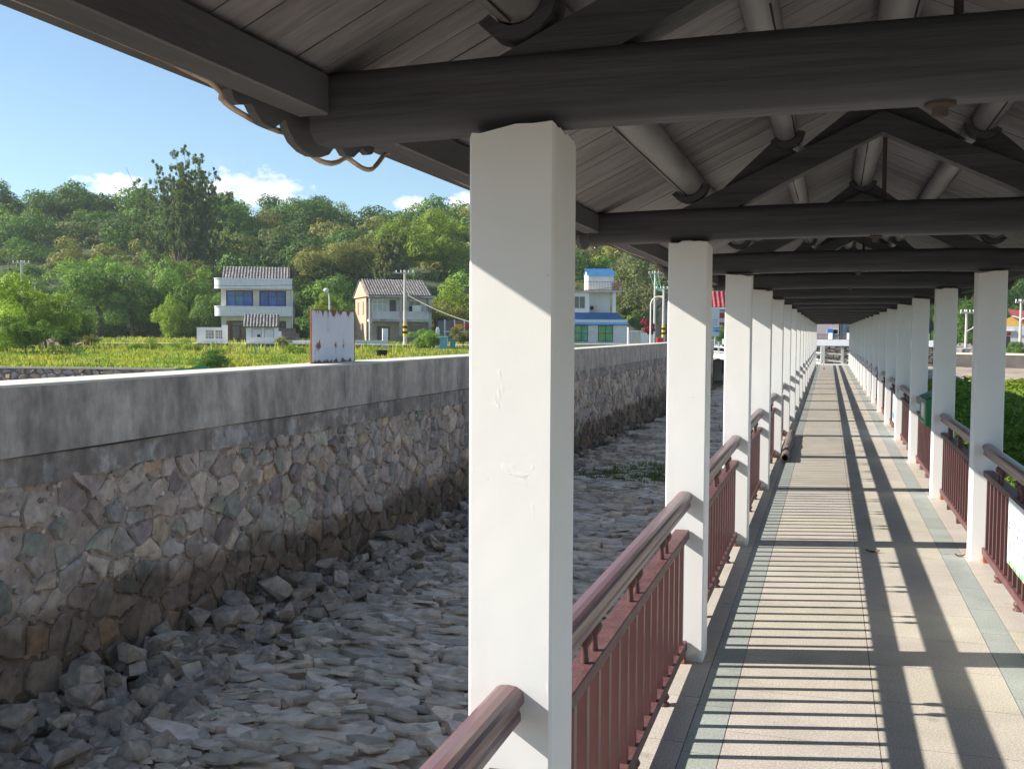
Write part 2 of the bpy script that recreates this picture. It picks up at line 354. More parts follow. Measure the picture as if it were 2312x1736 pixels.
# tie beams with slightly cambered, rounded section
TW = .165
def rounded(wd, h, r, k=3):
    pts = []
    for cx, cy, a0 in ((wd/2-r, -h/2+r, -90), (wd/2-r, h/2-r, 0), (-wd/2+r, h/2-r, 90), (-wd/2+r, -h/2+r, 180)):
        for i in range(k+1): a = R(a0+90*i/k); pts.append((cx+r*math.cos(a), cy+r*math.sin(a)))
    return pts
tb = MB(); tb.prism(rounded(TW, .185, .045, 4), (-1.352, 0, 2.505), (1.866, 0, 2.505), (0, 1, 0), (0, 0, 1), smooth=True, n=24, fn=lambda t: (0, 0, .022*(1-(2*t-1)**2)))
tbm = tb.mesh('tie_beam', m_beam)
SL = .472                                    # roof slope
def roof_u(x): return 3.335-SL*abs(x-XC)     # underside of the planking
def slope_bar(mb, x0, x1, zt0, zt1, th, wd, c=(1, 1, 1)):
    h = wd/2
    mb.add([(x0, -h, zt0-th), (x1, -h, zt1-th), (x1, -h, zt1), (x0, -h, zt0), (x0, h, zt0-th), (x1, h, zt1-th), (x1, h, zt1), (x0, h, zt0)],
           [(0, 1, 2, 3), (7, 6, 5, 4), (0, 4, 5, 1), (3, 2, 6, 7), (0, 3, 7, 4), (1, 5, 6, 2)], c)
def rafter_mesh(sg):
    mb = MB(); xa = XC+.0*sg
    mb_pts = [(XC, 3.10), (XC+sg*1.145, 2.575), (XC+sg*1.145, 2.535), (XC+sg*.78, 2.60), (XC, 2.985)]
    h = .058; vs = [(x, -h, z) for x, z in mb_pts]+[(x, h, z) for x, z in mb_pts]; k = 5
    fs = [tuple(range(k)) if sg > 0 else tuple(range(k-1, -1, -1)), tuple(range(2*k-1, k-1, -1)) if sg > 0 else tuple(range(k, 2*k))]
    for i in range(k):
        f = (i, (i+1) % k, k+(i+1) % k, k+i); fs.append(f if sg < 0 else f[::-1])
    mb.add(vs, fs); return mb.mesh('rafter', m_beam)
rfm = {1: rafter_mesh(1), -1: rafter_mesh(-1)}
PUR = [(-1, 1.037, .080), (-1, .505, .066), (1, 1.037, .080), (1, .505, .066), (0, 0, .086)]
def purlin_c(sg, dx, r): return XC+sg*dx, roof_u(XC+dx)-r/math.cos(math.atan(SL)) if dx else roof_u(XC)-r-.012
# octagonal saddles / wedge cleats under the purlins at each frame
def saddle_mesh(r):
    mb = MB(); k = 12; po = []
    for i in range(k//2+1): a = math.pi*1.12+math.pi*.76*i/(k//2); po.append(((r+.036)*math.cos(a), (r+.036)*math.sin(a)))
    for i in range(k//2+1): a = math.pi*1.88-math.pi*.76*i/(k//2); po.append(((r+.001)*math.cos(a), (r+.001)*math.sin(a)))
    # build as quads
    h = .05; n2 = k//2+1
    for i in range(n2-1):
        o0, o1 = po[i], po[i+1]; i0, i1 = po[2*n2-1-i], po[2*n2-2-i]
        vs = [(o0[0], -h, o0[1]), (o1[0], -h, o1[1]), (i1[0], -h, i1[1]), (i0[0], -h, i0[1]), (o0[0], h, o0[1]), (o1[0], h, o1[1]), (i1[0], h, i1[1]), (i0[0], h, i0[1])]
        mb.add(vs, [(0, 1, 2, 3), (7, 6, 5, 4), (0, 4, 5, 1), (3, 2, 6, 7)])
    return mb.mesh('saddle', m_beam)
sdm = {r: saddle_mesh(r) for r in (.080, .066, .086)}
def cleat_mesh(sg):
    mb = MB(); h = .045
    # wedge on the low side of the upper purlin, sitting on the rafter
    P = [(XC+sg*.84, 2.745-.02), (XC+sg*.56, 2.985), (XC+sg*.44, 2.90), (XC+sg*.44, 2.85)]
    vs = [(x, -h, z) for x, z in P]+[(x, h, z) for x, z in P]; k = 4
    mb.add(vs, [(0, 1, 2, 3), (7, 6, 5, 4)]+[(i, k+i, k+(i+1) % k, (i+1) % k) for i in range(k)]); return mb.mesh('cleat', m_beam)
clm = {1: cleat_mesh(1), -1: cleat_mesh(-1)}
mb = MB(); h = .04; P = [(XC-.42, 2.93), (XC-.1, 3.175), (XC+.1, 3.175), (XC+.42, 2.93), (XC+.2, 2.98), (XC, 3.0), (XC-.2, 2.98)]
vs = [(x, -h, z) for x, z in P]+[(x, h, z) for x, z in P]; k = 7
mb.add(vs, [tuple(range(k)), tuple(range(2*k-1, k-1, -1))]+[(i, k+i, k+(i+1) % k, (i+1) % k) for i in range(k)]); apm = mb.mesh('ridge_gusset', m_beam)
mb = MB(); mb.lathe([(.034, 0), (.036, .006), (.030, .010), (.018, .011), (.019, .030), (.010, .033)], (0, 0, 0), 10)
for i_ in range(len(mb.v)): x, y, z = mb.v[i_]; mb.v[i_] = (x, y, -z)
mb.f = [f[::-1] for f in mb.f]; blm = mb.mesh('bolt', M('rusty_bolt', (.09, .07, .06), .8, .3, 20))
mb = MB(); mb.tube([(XC+.02, 0, 2.52), (XC+.02, 0, 3.12)], .011, 6); rdm = mb.mesh('king_rod', M('iron_rod', (.10, .07, .06), .7, .2, 20))
def add_part(name, me, y, x=0, z=0):
    o = bpy.data.objects.new(name, me); COL.objects.link(o); o.parent = walk; o.location = (x, y, z); return o
for i in frames:
    yc = Yf(i)+CW/2
    t = add_part('tie_beam', tbm, yc)
    bo = bpy.data.objects.new('bolt', blm); COL.objects.link(bo); bo.parent = t; bo.location = (XC-.02, .01, 2.505-.0925+.022)
    for sg in (-1, 1):
        r_ = add_part('rafter', rfm[sg], yc)
        c_ = bpy.data.objects.new('cleat', clm[sg]); COL.objects.link(c_); c_.parent = r_; c_.location = (0, .02, 0)
    add_part('ridge_gusset', apm, yc+.03)
    add_part('king_rod', rdm, yc+.07)
# purlins: one slightly irregular log per bay
def log_mesh(r, seed):
    rd = random.Random(seed); mb = MB(); n = 10; pts = []; rs = []
    for j in range(n+1):
        t = j/n; pts.append((rd.uniform(-.004, .004), t*(S+.0), rd.uniform(-.003, .003))); rs.append(r*(1+rd.uniform(-.03, .03)-.04*abs(2*t-1)))
    mb.tube(pts, r, 14, rs=rs)
    # drying crack: a thin dark groove strip
    a0 = rd.uniform(-2.4, -.8); cr = []
    for j in range(3, 11): cr.append(((r*1.0)*math.cos(a0+.03*j), pts[j][1]-.1, (r*1.0)*math.sin(a0+.03*j)))
    mb.tube(cr, .0035, 4, mi=1)
    return mb.mesh('purlin', [m_purlin, M('dark_crack', (.02, .018, .016), .95, .1, 5)])
lgm = {r: [log_mesh(r, int(r*1000)+q) for q in range(3)] for r in (.080, .066, .086)}
for bi, i in enumerate(frames):
    for pi, (sg, dx, r) in enumerate(PUR):
        x, z = purlin_c(sg, dx, r)
        y0 = Yf(i)+CW/2
        p_ = add_part('ridge_purlin' if sg == 0 else 'purlin', lgm[r][(bi+pi) % 3], y0-S+0.0, x, z)
        s_ = bpy.data.objects.new('saddle', sdm[r]); COL.objects.link(s_); s_.parent = p_; s_.location = (0, S-.02, 0)
        if sg: s_.rotation_euler = (0, sg*.25, 0)
# planking: one board after another up the slope
def planks(sg):
    mb = MB(); y = -4.2; ye = YE+.6
    while y < ye:
        wd = random.uniform(.118, .138); t = random.uniform(.80, 1.16)
        c = (t, t*random.uniform(.975, 1.0), t*random.uniform(.97, 1.02)); dz = random.uniform(-.0015, .0015)
        x0, x1 = XC, XC+sg*1.70
        z0, z1 = 3.335+dz, 3.335-SL*1.70+dz
        a, b_ = y+.0025, y+wd-.0025
        vs = [(x0, a, z0), (x1, a, z1), (x1, b_, z1), (x0, b_, z0), (x0, a, z0+.018), (x1, a, z1+.018), (x1, b_, z1+.018), (x0, b_, z0+.018)]
        mb.add(vs, [(0, 1, 2, 3), (7, 6, 5, 4), (0, 4, 5, 1), (2, 6, 7, 3), (1, 5, 6, 2)], c)
        y += wd
    mb.build('ceiling_planking', m_plank, walk)
    m2 = MB(); x0, x1 = XC-sg*.03, XC+sg*1.73   # deck above with rows of round cover tiles
    vs = [(x0, -4.3, 3.36), (x1, -4.3, 3.36-SL*1.72), (x1, ye+.1, 3.36-SL*1.72), (x0, ye+.1, 3.36)]
    vs += [(a, b, c+.045) for a, b, c in vs]
    m2.add(vs, [(0, 1, 2, 3), (7, 6, 5, 4), (0, 4, 5, 1), (1, 5, 6, 2), (2, 6, 7, 3)])
    y = -4.2
    while y < ye:
        m2.tube([(x0, y, 3.41), (x1, y, 3.41-SL*1.74)], .05, 6); y += .22
    m2.build('roof_tiling', m_rooftile, walk)
    m3 = MB(); xa, xb = XC+sg*1.72, XC+sg*1.893  # extra eave strip, added to cast a straight shadow edge on the columns
    vs = [(xa, -4.3, 2.55), (xb, -4.3, 2.566), (xb, ye+.1, 2.566), (xa, ye+.1, 2.55)]; vs += [(a, b, c+.035) for a, b, c in vs]
    m3.add(vs, [(0, 1, 2, 3), (7, 6, 5, 4), (0, 4, 5, 1), (1, 5, 6, 2), (2, 6, 7, 3)]); m3.build('eave_shadow_edge', m_rooftile, walk)
planks(-1); planks(1)
mb = MB(); mb.tube([(XC, -4.3, 3.44), (XC, YE+.7, 3.44)], .09, 8); mb.build('roof_ridge', m_rooftile, walk)
# eave beams between frames (butting against the tie beams), fascia boards outside
for sg in (-1, 1):
    xe = XC+sg*1.60
    for i in frames:
        mb = MB(); y0 = Yf(i)+CW/2+TW/2; L_ = S-TW
        zt = roof_u(xe)-.012; xi = XC+sg*1.548; xo = XC+sg*1.640
        mb.box((min(xi, xo), y0-S+.002, 2.478), (max(xi, xo), y0-TW-.002, 2.585), bev=.005)
        mb.build('eave_beam', m_beamy, walk)
    mb = MB(); xa, xb = XC+sg*1.648, XC+sg*1.672
    mb.box((min(xa, xb), -4.25, 2.522), (max(xa, xb), YE+.6, 2.60)); mb.build('eave_fascia', m_beamy, walk)
    # scalloped cloud boards hanging under the eave at each frame
    half = [(0, -.125), (.05, -.120), (.10, -.102), (.135, -.070), (.15, -.045), (.175, -.062), (.21, -.085), (.26, -.082), (.30, -.056), (.315, -.040), (.335, -.044), (.37, -.054), (.395, -.046), (.41, -.02), (.41, .03)]
    prof = [(-a, b) for a, b in half[::-1]]+half[1:]
    for i in frames:
        yc = Yf(i)+CW/2+.045; mb = MB(); k = len(prof); xq = sorted((XC+sg*1.644, XC+sg*1.668)); zb = 2.512
        vs = [(xq[0], yc+a, zb+b*.92) for a, b in prof]+[(xq[0], yc+a, 2.56) for a, b in prof]+[(xq[1], yc+a, zb+b*.92) for a, b in prof]+[(xq[1], yc+a, 2.56) for a, b in prof]
        fs = []
        for j in range(k-1):
            fs += [(j, k+j, k+j+1, j+1), (2*k+j+1, 3*k+j+1, 3*k+j, 2*k+j), (j, j+1, 2*k+j+1, 2*k+j)]
        fs += [(0, 2*k, 3*k, k), (k-1, 2*k-1, 4*k-1, 3*k-1)]
        for v_i in range(len(vs)):
            pass
        mb.add([(x+ (.0 if True else 0), y, z) for x, y, z in vs], fs)
        o = mb.build('scalloped_eave_board', m_beamy, walk)
        o.location.x = sg*.004+ (0 if sg else 0)
        o.location.x = sg*.026
# light tube draped along both eaves
for sg, lab in ((-1, 'yellowed plastic light tube draped along the canal side eave'), (1, 'yellowed plastic light tube draped along the eave on the shrub side')):
    pts = []; x = XC+sg*1.712
    for i in frames:
        yc = Yf(i)+CW/2; rd = random.Random(i*3+sg)
        prv = [(-S+.74, 2.520), (-S*.68, 2.515+rd.uniform(-.01, .006)), (-S*.5, 2.50+rd.uniform(-.012, .01)), (-S*.25, 2.515+rd.uniform(-.008, .006))]
        q = [(-.39, 2.507), (-.34, 2.478), (-.29, 2.464), (-.23, 2.455), (-.175, 2.45), (-.08, 2.448), (.0, 2.452), (.05, 2.436), (.10, 2.418), (.16, 2.406), (.23, 2.408), (.29, 2.425), (.34, 2.444), (.40, 2.436), (.46, 2.428), (.52, 2.436), (.58, 2.47), (.645, 2.512)]
        for dy, z in prv+[(a, z_+.0) for a, z_ in q]:
            pts.append((x+rd.uniform(-.002, .002), yc+dy, z))
    # smooth by subdivision
    P = [Vector(p) for p in pts]; Q = []
    for j in range(len(P)-1):
        p0, p1, p2, p3 = P[max(j-1, 0)], P[j], P[j+1], P[min(j+2, len(P)-1)]
        for t in (0, .5):
            Q.append(.5*((2*p1)+(-p0+p2)*t+(2*p0-5*p1+4*p2-p3)*t*t+(-p0+3*p1-3*p2+p3)*t**3))
    Q.append(P[-1]); mb = MB(); mb.tube(Q, .0085, 6)
    o = mb.build('light_tube', M('yellowed_light_tube', (.46, .38, .29), .45, .3, 10, c2=(.28, .2, .17), thr=(.5, .6)))
    tag(o, lab, 'light tube')

# ------------------------------------------------------------------ railings
SP = .148
BAYL = S-CW
turn = [(.012, 0), (.015, .01), (.013, .03), (.012, .055), (.018, .062), (.028, .080), (.030, .092), (.024, .108), (.014, .118), (.012, .128)]
foot_prof = [(.034, 0), (.036, .008), (.028, .014), (.020, .020), (.030, .034), (.034, .046), (.028, .058), (.018, .064)]
mb = MB(); mb.lathe(turn, (0, 0, 0), 8); spm = mb.mesh('spindle', m_rail)
mb = MB(); mb.lathe(foot_prof, (0, 0, 0), 10); ftm = mb.mesh('foot', m_rail)
mb = MB(); mb.box((-.022, -.03, 0), (.022, .03, .13)); sqs = mb.mesh('spindle', m_rail)
mb = MB(); mb.box((-.02, -.03, 0), (.02, .03, .064)); sqf = mb.mesh('foot', m_rail)
hp = [(-.034, .900), (.034, .900), (.034, .918), (.030, .926), (.030, .935), (.038, .941), (.043, .950), (.043, .962), (.040, .974), (.032, .983), (.020, .989), (.0, .991), (-.020, .989), (-.032, .983), (-.040, .974), (-.043, .962), (-.043, .950), (-.038, .941), (-.030, .935), (-.030, .926), (-.034, .918)]
mb = MB(); mb.prism(hp, (0, 0, 0), (0, BAYL-.002, 0), (1, 0, 0), (0, 0, 1), smooth=False, n=1); hm = mb.mesh('handrail', m_hand)
mb = MB(); mb.box((-.052, .002, .716), (.030, BAYL-.003, .768), bev=.004); trm = mb.mesh('top_rail', m_rail)
mb = MB(); mb.box((-.045, .003, .066), (.026, BAYL-.004, .122), bev=.004); lrm = mb.mesh('bottom_rail', m_rail)
mb = MB(); nb = 17
for j in range(nb):
    y = (j+.5)*BAYL/nb; mb.box((-.024, y-.0175, .1225), (.012, y+.0175, .7155))
slm = mb.mesh('bars', M('maroon_bar_paint', (.088, .034, .034), .34, .12, 6, .05, 40, spec=.7))
mb = MB(); mb.box((-.02, -.028, 0), (.018, .028, .0655)); rpm = mb.mesh('end_post', m_rust)
def railing(i, side, square=False):
    t = thing('railing', 'x', 'railing', ((-.770 if side == 'L' else 1.283), Yf(i)+CW+.001, 0), 0)
    def p(name, me, loc=(0, 0, 0)):
        o = bpy.data.objects.new(name, me); COL.objects.link(o); o.parent = t; o.location = loc
        if side == 'R' and name in ('top_rail', 'bottom_rail', 'bars', 'end_post'): o.scale = (-1, 1, 1)
        return o
    p('handrail', hm); p('top_rail', trm); p('bottom_rail', lrm); p('bars', slm)
    for c in (-.83, 0, .83):
        y = BAYL/2+c
        p('foot', sqf if square else ftm, (0, y, 0))
        if square: p('spindle', sqs, (-.005, y, .7685))
        else:
            p('spindle', spm, (-.005, y-.073, .7685)); p('spindle', spm, (-.005, y+.073, .7685))
    for y in (.029, BAYL-.031): p('end_post', rpm, (0, y, 0))
    return t
extra_l = {('L', 0): 'just past the nearest column, chipped red paint on its top rail', ('R', 1): 'nearest on the right, with a white banner tied on', ('R', 2): 'with square posts under its handrail, right of the walkway', ('R', 3): 'under the green metal box'}
for side, nm in (('L', 'canal'), ('R', 'shrub')):
    for i in range(-1, 18):
        o = railing(i, side, square=(side, i) in (('R', 2), ('R', 9), ('L', 8)))
        a = 'maroon railing bay on the %s side, ' % nm
        if i == -1: a += 'foremost bay reaching the bottom edge of the view' if side == 'L' else 'foremost bay beside the camera'
        elif (side, i) in extra_l: a = 'maroon railing ' + extra_l[(side, i)]
        else: a += '%s bay along from the nearest column pair' % ORD[i+1]
        tag(o, a, 'railing', 'maroon railings between the white columns')


# ------------------------------------------------------------------ ground, canal bed
XW = -7.40; ZB = -2.0; ZT = 1.35; ZF = .5
mb = MB()
# one sheet reaching the horizon with the canal cut and the low shrub bed
xs = [-900, -300, XW-.66, XW-.65, XW-.3, XW-.29, -4, 0, 20, 45, 60, 300, 900]
mb.add([(-900, -200, -2.35), (900, -200, -2.35), (900, 1600, -2.35), (-900, 1600, -2.35)], [(0, 1, 2, 3)])
tag(mb.build('ground', M('bare_earth', (.16, .13, .10), .95, .3, .3)), kind='structure')
# canal bed: gently uneven mud
nx, ny = 60, 260
vs = []; fs = []
for j in range(ny+1):
    y = -3+78*(j/ny)**1.25
    for i in range(nx+1):
        x = XW+.05+(34)*(i/nx)**1.3
        z = ZB-.03+.05*mnoise.noise(Vector((x*.8, y*.8, 1)))+.03*mnoise.noise(Vector((x*3, y*3, 5)))
        if x > -.5: z -= min(.2, (x+.5)*.05)
        vs.append((x, y, z))
for j in range(ny):
    for i in range(nx): a = j*(nx+1)+i; fs.append((a, a+1, a+nx+2, a+nx+1))
mb = MB(); mb.add(vs, fs, smooth=True); tag(mb.build('canal_bed', m_mud), kind='structure')

def clip_cells(seeds, nb_of):
    """voronoi polygons of 2D seeds by half plane clipping against given neighbours"""
    cells = []
    for i, (sx, sy) in enumerate(seeds):
        Rr = 3.0; poly = [(sx-Rr, sy-Rr), (sx+Rr, sy-Rr), (sx+Rr, sy+Rr), (sx-Rr, sy+Rr)]
        for j in nb_of(i):
            ox, oy = seeds[j]; mx_, my_ = (sx+ox)/2, (sy+oy)/2; dx, dy = ox-sx, oy-sy
            out_ = []; k = len(poly)
            for a in range(k):
                p, q = poly[a], poly[(a+1) % k]
                dp = (p[0]-mx_)*dx+(p[1]-my_)*dy; dq = (q[0]-mx_)*dx+(q[1]-my_)*dy
                if dp <= 0: out_.append(p)
                if (dp < 0) != (dq < 0) and dp != dq:
                    t = dp/(dp-dq); out_.append((p[0]+(q[0]-p[0])*t, p[1]+(q[1]-p[1])*t))
            poly = out_
            if len(poly) < 3: break
        cells.append(poly)
    return cells
def grid_cells(u0, u1, v0, v1, du, dv, jit, rd, drop=0., clampv=True):
    nu = max(1, int(round((u1-u0)/du))); nv = max(1, int(round((v1-v0)/dv))); du = (u1-u0)/nu; dv = (v1-v0)/nv; idx = {}; seeds = []
    for i in range(-2, nu+2):
        for j in range(-2, nv+2):
            if rd.random() < drop: continue
            idx[(i, j)] = len(seeds)
            seeds.append((i+.5+.5*(j % 2)+rd.uniform(-jit, jit), j+.5+rd.uniform(-jit, jit)))
    keys = list(idx.keys())
    def nb(n):
        i, j = keys[n]; r = []
        for di in range(-3, 4):
            for dj in range(-3, 4):
                if (di or dj) and (i+di, j+dj) in idx: r.append(idx[(i+di, j+dj)])
        r.sort(key=lambda q: (seeds[q][0]-seeds[n][0])**2+(seeds[q][1]-seeds[n][1])**2)
        return r[:16]
    cells = clip_cells(seeds, nb); res = []
    for (i, j), c in zip(keys, cells):
        if 0 <= i < nu and 0 <= j < nv and len(c) >= 3:
            res.append([(min(max(u0+a*du, u0), u1), min(max(v0+b*dv, v0), v1)) for a, b in c])
    return res
def jag(poly, rd, amt, seglen):
    out_ = []; k = len(poly)
    for a in range(k):
        p, q = poly[a], poly[(a+1) % k]; L_ = math.hypot(q[0]-p[0], q[1]-p[1])
        n = max(1, min(4, int(L_/seglen)))
        for t in range(n):
            f = t/n; x = p[0]+(q[0]-p[0])*f; y = p[1]+(q[1]-p[1])*f
            out_.append((x+rd.uniform(-amt, amt), y+rd.uniform(-amt, amt)))
    return out_
def stone(mb, poly, mapf, rd, gap, hgt, col, chamfer=.82, tilt=.3, base=0., amt=.012, seg=.11, flat=False):
    cx = sum(p[0] for p in poly)/len(poly); cy = sum(p[1] for p in poly)/len(poly)
    poly = jag(poly, rd, amt, seg)
    rad = sum(math.hypot(p[0]-cx, p[1]-cy) for p in poly)/len(poly)
    if rad < gap*1.6: return
    k = len(poly); s0 = 1-gap/rad; tx, ty = rd.uniform(-tilt, tilt), rd.uniform(-tilt, tilt)
    rings = []
    for s_, hh in ((s0*1.0, base-.05), (s0*.985, base+hgt*.35), (s0*(chamfer+rd.uniform(-.05, .05)), base+hgt)):
        rg = []
        for x, y in poly:
            ux, uy = (x-cx)*s_, (y-cy)*s_; zz = hh
            if hh > base: zz += (tx*ux+ty*uy)*(1 if hh > base+hgt*.5 or flat else .6)+(0 if flat and hh > base+hgt*.5 else rd.uniform(-.07, .07)*hgt)
            rg.append(mapf(cx+ux, cy+uy, zz))
        rings.append(rg)
    c0 = mapf(cx, cy, base+hgt*rd.uniform(.96, 1.06))
    vs = rings[0]+rings[1]+rings[2]+([] if flat else [c0]); fs = []
    for r_ in range(2):
        for i in range(k): fs.append((r_*k+i, r_*k+(i+1) % k, (r_+1)*k+(i+1) % k, (r_+1)*k+i))
    if flat: fs.append(tuple(range(2*k, 3*k)))
    else:
        for i in range(k): fs.append((2*k+i, 2*k+(i+1) % k, 3*k))
    mb.add(vs, fs, col)
# slabs of the bed
rd = random.Random(11); mb = MB()
def slabs(x0, x1, y0, y1, du, dv):
    for c in grid_cells(x0, x1, y0, y1, du, dv, .46, rd, .24):
        cx = sum(p[0] for p in c)/len(c); cy = sum(p[1] for p in c)/len(c)
        nz_ = mnoise.noise(Vector((cx*.35, cy*.35, 9)))
        if cx > x1+.1 or nz_ > .9: continue
        t = rd.uniform(.74, 1.22); col = (t*rd.uniform(.98, 1.07), t, t*rd.uniform(.92, 1.03))
        sink = rd.uniform(-.02, .03)-max(0, nz_)*.09
        stone(mb, c, lambda a, b, z: (a, b, ZB+z), rd, rd.uniform(.010, .036), rd.uniform(.045, .09), col, .95, .13, sink, .030, .12, True)
slabs(XW+.1, -.75, 3, 16, .46, .21)
slabs(XW+.1, -.75, 16, 36, .50, .27)
slabs(XW+.1, -.75, 36, 74, .7, .5)
tag(mb.build('stone_paving', m_slab), kind='structure')
rd = random.Random(19); mb = MB()
for _ in range(1500):                       # loose flat flakes lying on the slabs
    y = 4+abs(rd.gauss(0, 1))*14; x = rd.uniform(XW+1.2, -1.0)
    if y > 60: continue
    s_ = rd.uniform(.05, .17); k_ = rd.randint(5, 7); a0 = rd.uniform(0, 6); th = rd.uniform(.015, .04); X_ = Matrix.Translation((x, y, ZB+rd.uniform(.05, .085))) @ Matrix.Rotation(rd.gauss(0, .16), 4, 'X') @ Matrix.Rotation(rd.gauss(0, .16), 4, 'Y')
    ring_ = [(s_*rd.uniform(.75, 1.35)*math.cos(a0+6.283*i/k_)*1.3, s_*rd.uniform(.6, 1.05)*math.sin(a0+6.283*i/k_)*.8) for i in range(k_)]
    t = rd.uniform(.6, 1.15); vs = [(a, b, 0) for a, b in ring_]+[(a*.93, b*.93, th) for a, b in ring_]
    mb.add(vs, [tuple(range(k_, 2*k_))]+[(i, (i+1) % k_, k_+(i+1) % k_, k_+i) for i in range(k_)], (t, t*.99, t*.96), X=X_)
tag(mb.build('stone_flakes', m_slab), 'loose flat stone flakes lying over the slabs of the canal bed', 'stones', kind='stuff')

# ------------------------------------------------------------------ canal wall
wall = thing('canal_wall', 'tall rubble stone canal wall with stained concrete parapet and pale top', 'wall', (0, 0, 0))
YW0, YW1 = 2.0, 74.0
def xw(y): return XW-.0-max(0, y-26)*.012          # the wall bends slightly away
def wmap(u, v, z): return (xw(u)+z, u, v)
mb = MB(); n = 60
vs = []; fs = []
for j in range(n+1):
    y = YW0+(YW1-YW0)*j/n; x = xw(y)
    vs += [(x-.02, y, ZB-.3), (x-.02, y, .47), (x-.6, y, .47), (x-.6, y, ZB-.3)]
for j in range(n):
    for i in range(3): fs.append((j*4+i, j*4+4+i, j*4+5+i, j*4+1+i))
mb.add(vs, fs); mb.build('mortar', m_mortar, wall)
rd = random.Random(5); mb = MB()
pal = [((.95, .92, .90), 30), ((.80, .82, .84), 22), ((.88, .82, .83), 18), ((1.08, 1.03, .96), 14), ((.78, .85, .79), 9), ((.52, .60, .60), 4), ((1.08, .90, .74), 3), ((1.05, 1.0, .82), 3), ((.62, .58, .62), 8)]
pw = [q[1] for q in pal]
def wstones(y0, y1, du, dv, drop):
    for c in grid_cells(y0, y1, ZB-.2, .46, du, dv, .45, rd, drop):
        cy = sum(p[1] for p in c)/len(c)
        if cy < ZB-.15: continue
        if rd.random() < .06: continue
        b = rd.choices(pal, pw)[0][0]; t = rd.uniform(.75, 1.18); col = tuple(q*t for q in b)
        stone(mb, c, wmap, rd, rd.choice((.006, .012, .02, .035, .05)), rd.uniform(.006, .055), col, rd.uniform(.66, .93), .22, -.010, .024, .075)
wstones(YW0, 18, .29, .25, .27)
wstones(18, 38, .30, .27, .2)
wstones(38, YW1, .42, .36, .15)
for _ in range(2600):                       # pinning stones pressed into the mortar
    u, v = YW0+abs(rd.gauss(0, 1))*16, rd.uniform(ZB, .42); r_ = rd.uniform(.018, .055); k_ = rd.randint(5, 7); a0 = rd.uniform(0, 6)
    if u > 50: continue
    pl = [(u+r_*rd.uniform(.6, 1.2)*math.cos(a0+6.283*i/k_), v+r_*rd.uniform(.5, 1.1)*math.sin(a0+6.283*i/k_)) for i in range(k_)]
    b = rd.choices(pal, pw)[0][0]; t = rd.uniform(.7, 1.2); stone(mb, pl, wmap, rd, .002, rd.uniform(.006, .022), tuple(q*t for q in b), .75, .2, -.004, .003, .2)
mb.build('stonework', m_stone, wall)
# render band and concrete parapet cast in lengths
def strip(name, z0, z1, off0, off1, back, mat, step=.12, rag=0., y0=YW0, y1=YW1, seed=1):
    rd_ = random.Random(seed); vs = []; fs = []; n = int((y1-y0)/step)
    for j in range(n+1):
        y = y0+(y1-y0)*j/n; x = xw(y); zz = z0+ (rag*mnoise.noise(Vector((y*1.3, 3.1, 0)))+rag*.5*mnoise.noise(Vector((y*6, 8, 0))))
        bu = .004*mnoise.noise(Vector((y*.7, z0, 2)))
        vs += [(x+off0+bu, y, zz), (x+off1+bu, y, z1), (x-back, y, z1), (x-back, y, zz)]
    for j in range(n):
        for i in range(4): fs.append((j*4+i, j*4+4+i, j*4+4+(i+1) % 4, j*4+(i+1) % 4))
    m_ = MB(); m_.add(vs, fs); m_.add(vs[:4], [(0, 1, 2, 3)]); m_.add(vs[-4:], [(3, 2, 1, 0)]); return m_.build(name, mat, wall)
m_band = M('brown_stained_render', (.33, .28, .24), .9, .25, 6, .6, 25, c2=(.50, .47, .43), thr=(.52, .60), extra=wallx)
strip('render_band', .40, .70, .045, .035, .3, m_band, .05, .045)
strip('parapet', .69, ZT, .070, .060, .62, m_conc, .5, 0)
strip('cap', ZT+.001, ZT+.028, .066, .060, .66, m_cap, .3, 0.)
mb = MB(); mb.tube([(xw(y)+.052+.0*y, y, .685+.035*mnoise.noise(Vector((y*.5, 0, 0)))+max(0, y-22)*.004) for y in np.arange(YW0, 60, .35)], .010, 5)
tag(mb.build('cable', M('grey_cable', (.05, .05, .05), .6, .1)), 'thin dark cable running along the foot of the concrete parapet', 'cable')

# rocks piled along the wall foot, each one by itself
def rock_mesh(seed):
    import bmesh
    rd_ = random.Random(seed); bm = bmesh.new()
    for _ in range(rd_.choice((9, 10, 12, 13))):
        v_ = Vector((rd_.gauss(0, 1), rd_.gauss(0, 1), rd_.gauss(0, 1))).normalized()
        v_ = Vector((v_.x*.5*rd_.uniform(.9, 1.25), v_.y*.36*rd_.uniform(.9, 1.2), v_.z*.24*rd_.uniform(.9, 1.3))); bm.verts.new(v_)
    r_ = bmesh.ops.convex_hull(bm, input=bm.verts)
    bmesh.ops.delete(bm, geom=[g for g in r_['geom_interior'] if isinstance(g, bmesh.types.BMVert)], context='VERTS')
    bmesh.ops.bevel(bm, geom=bm.edges[:], offset=.012, segments=1, affect='EDGES')
    me = bpy.data.meshes.new('rock'); bm.to_mesh(me); bm.free(); me.materials.append(m_rock)
    t = rd_.uniform(.7, 1.35); ca = me.color_attributes.new('Col', 'FLOAT_COLOR', 'POINT')
    ca.data.foreach_set('color', np.tile(np.array([t*1.02, t, t*.97, 1], 'f'), len(me.vertices)))
    return me
rks = [rock_mesh(100+i) for i in range(22)]
rd = random.Random(3); cnt = 0; placed = []
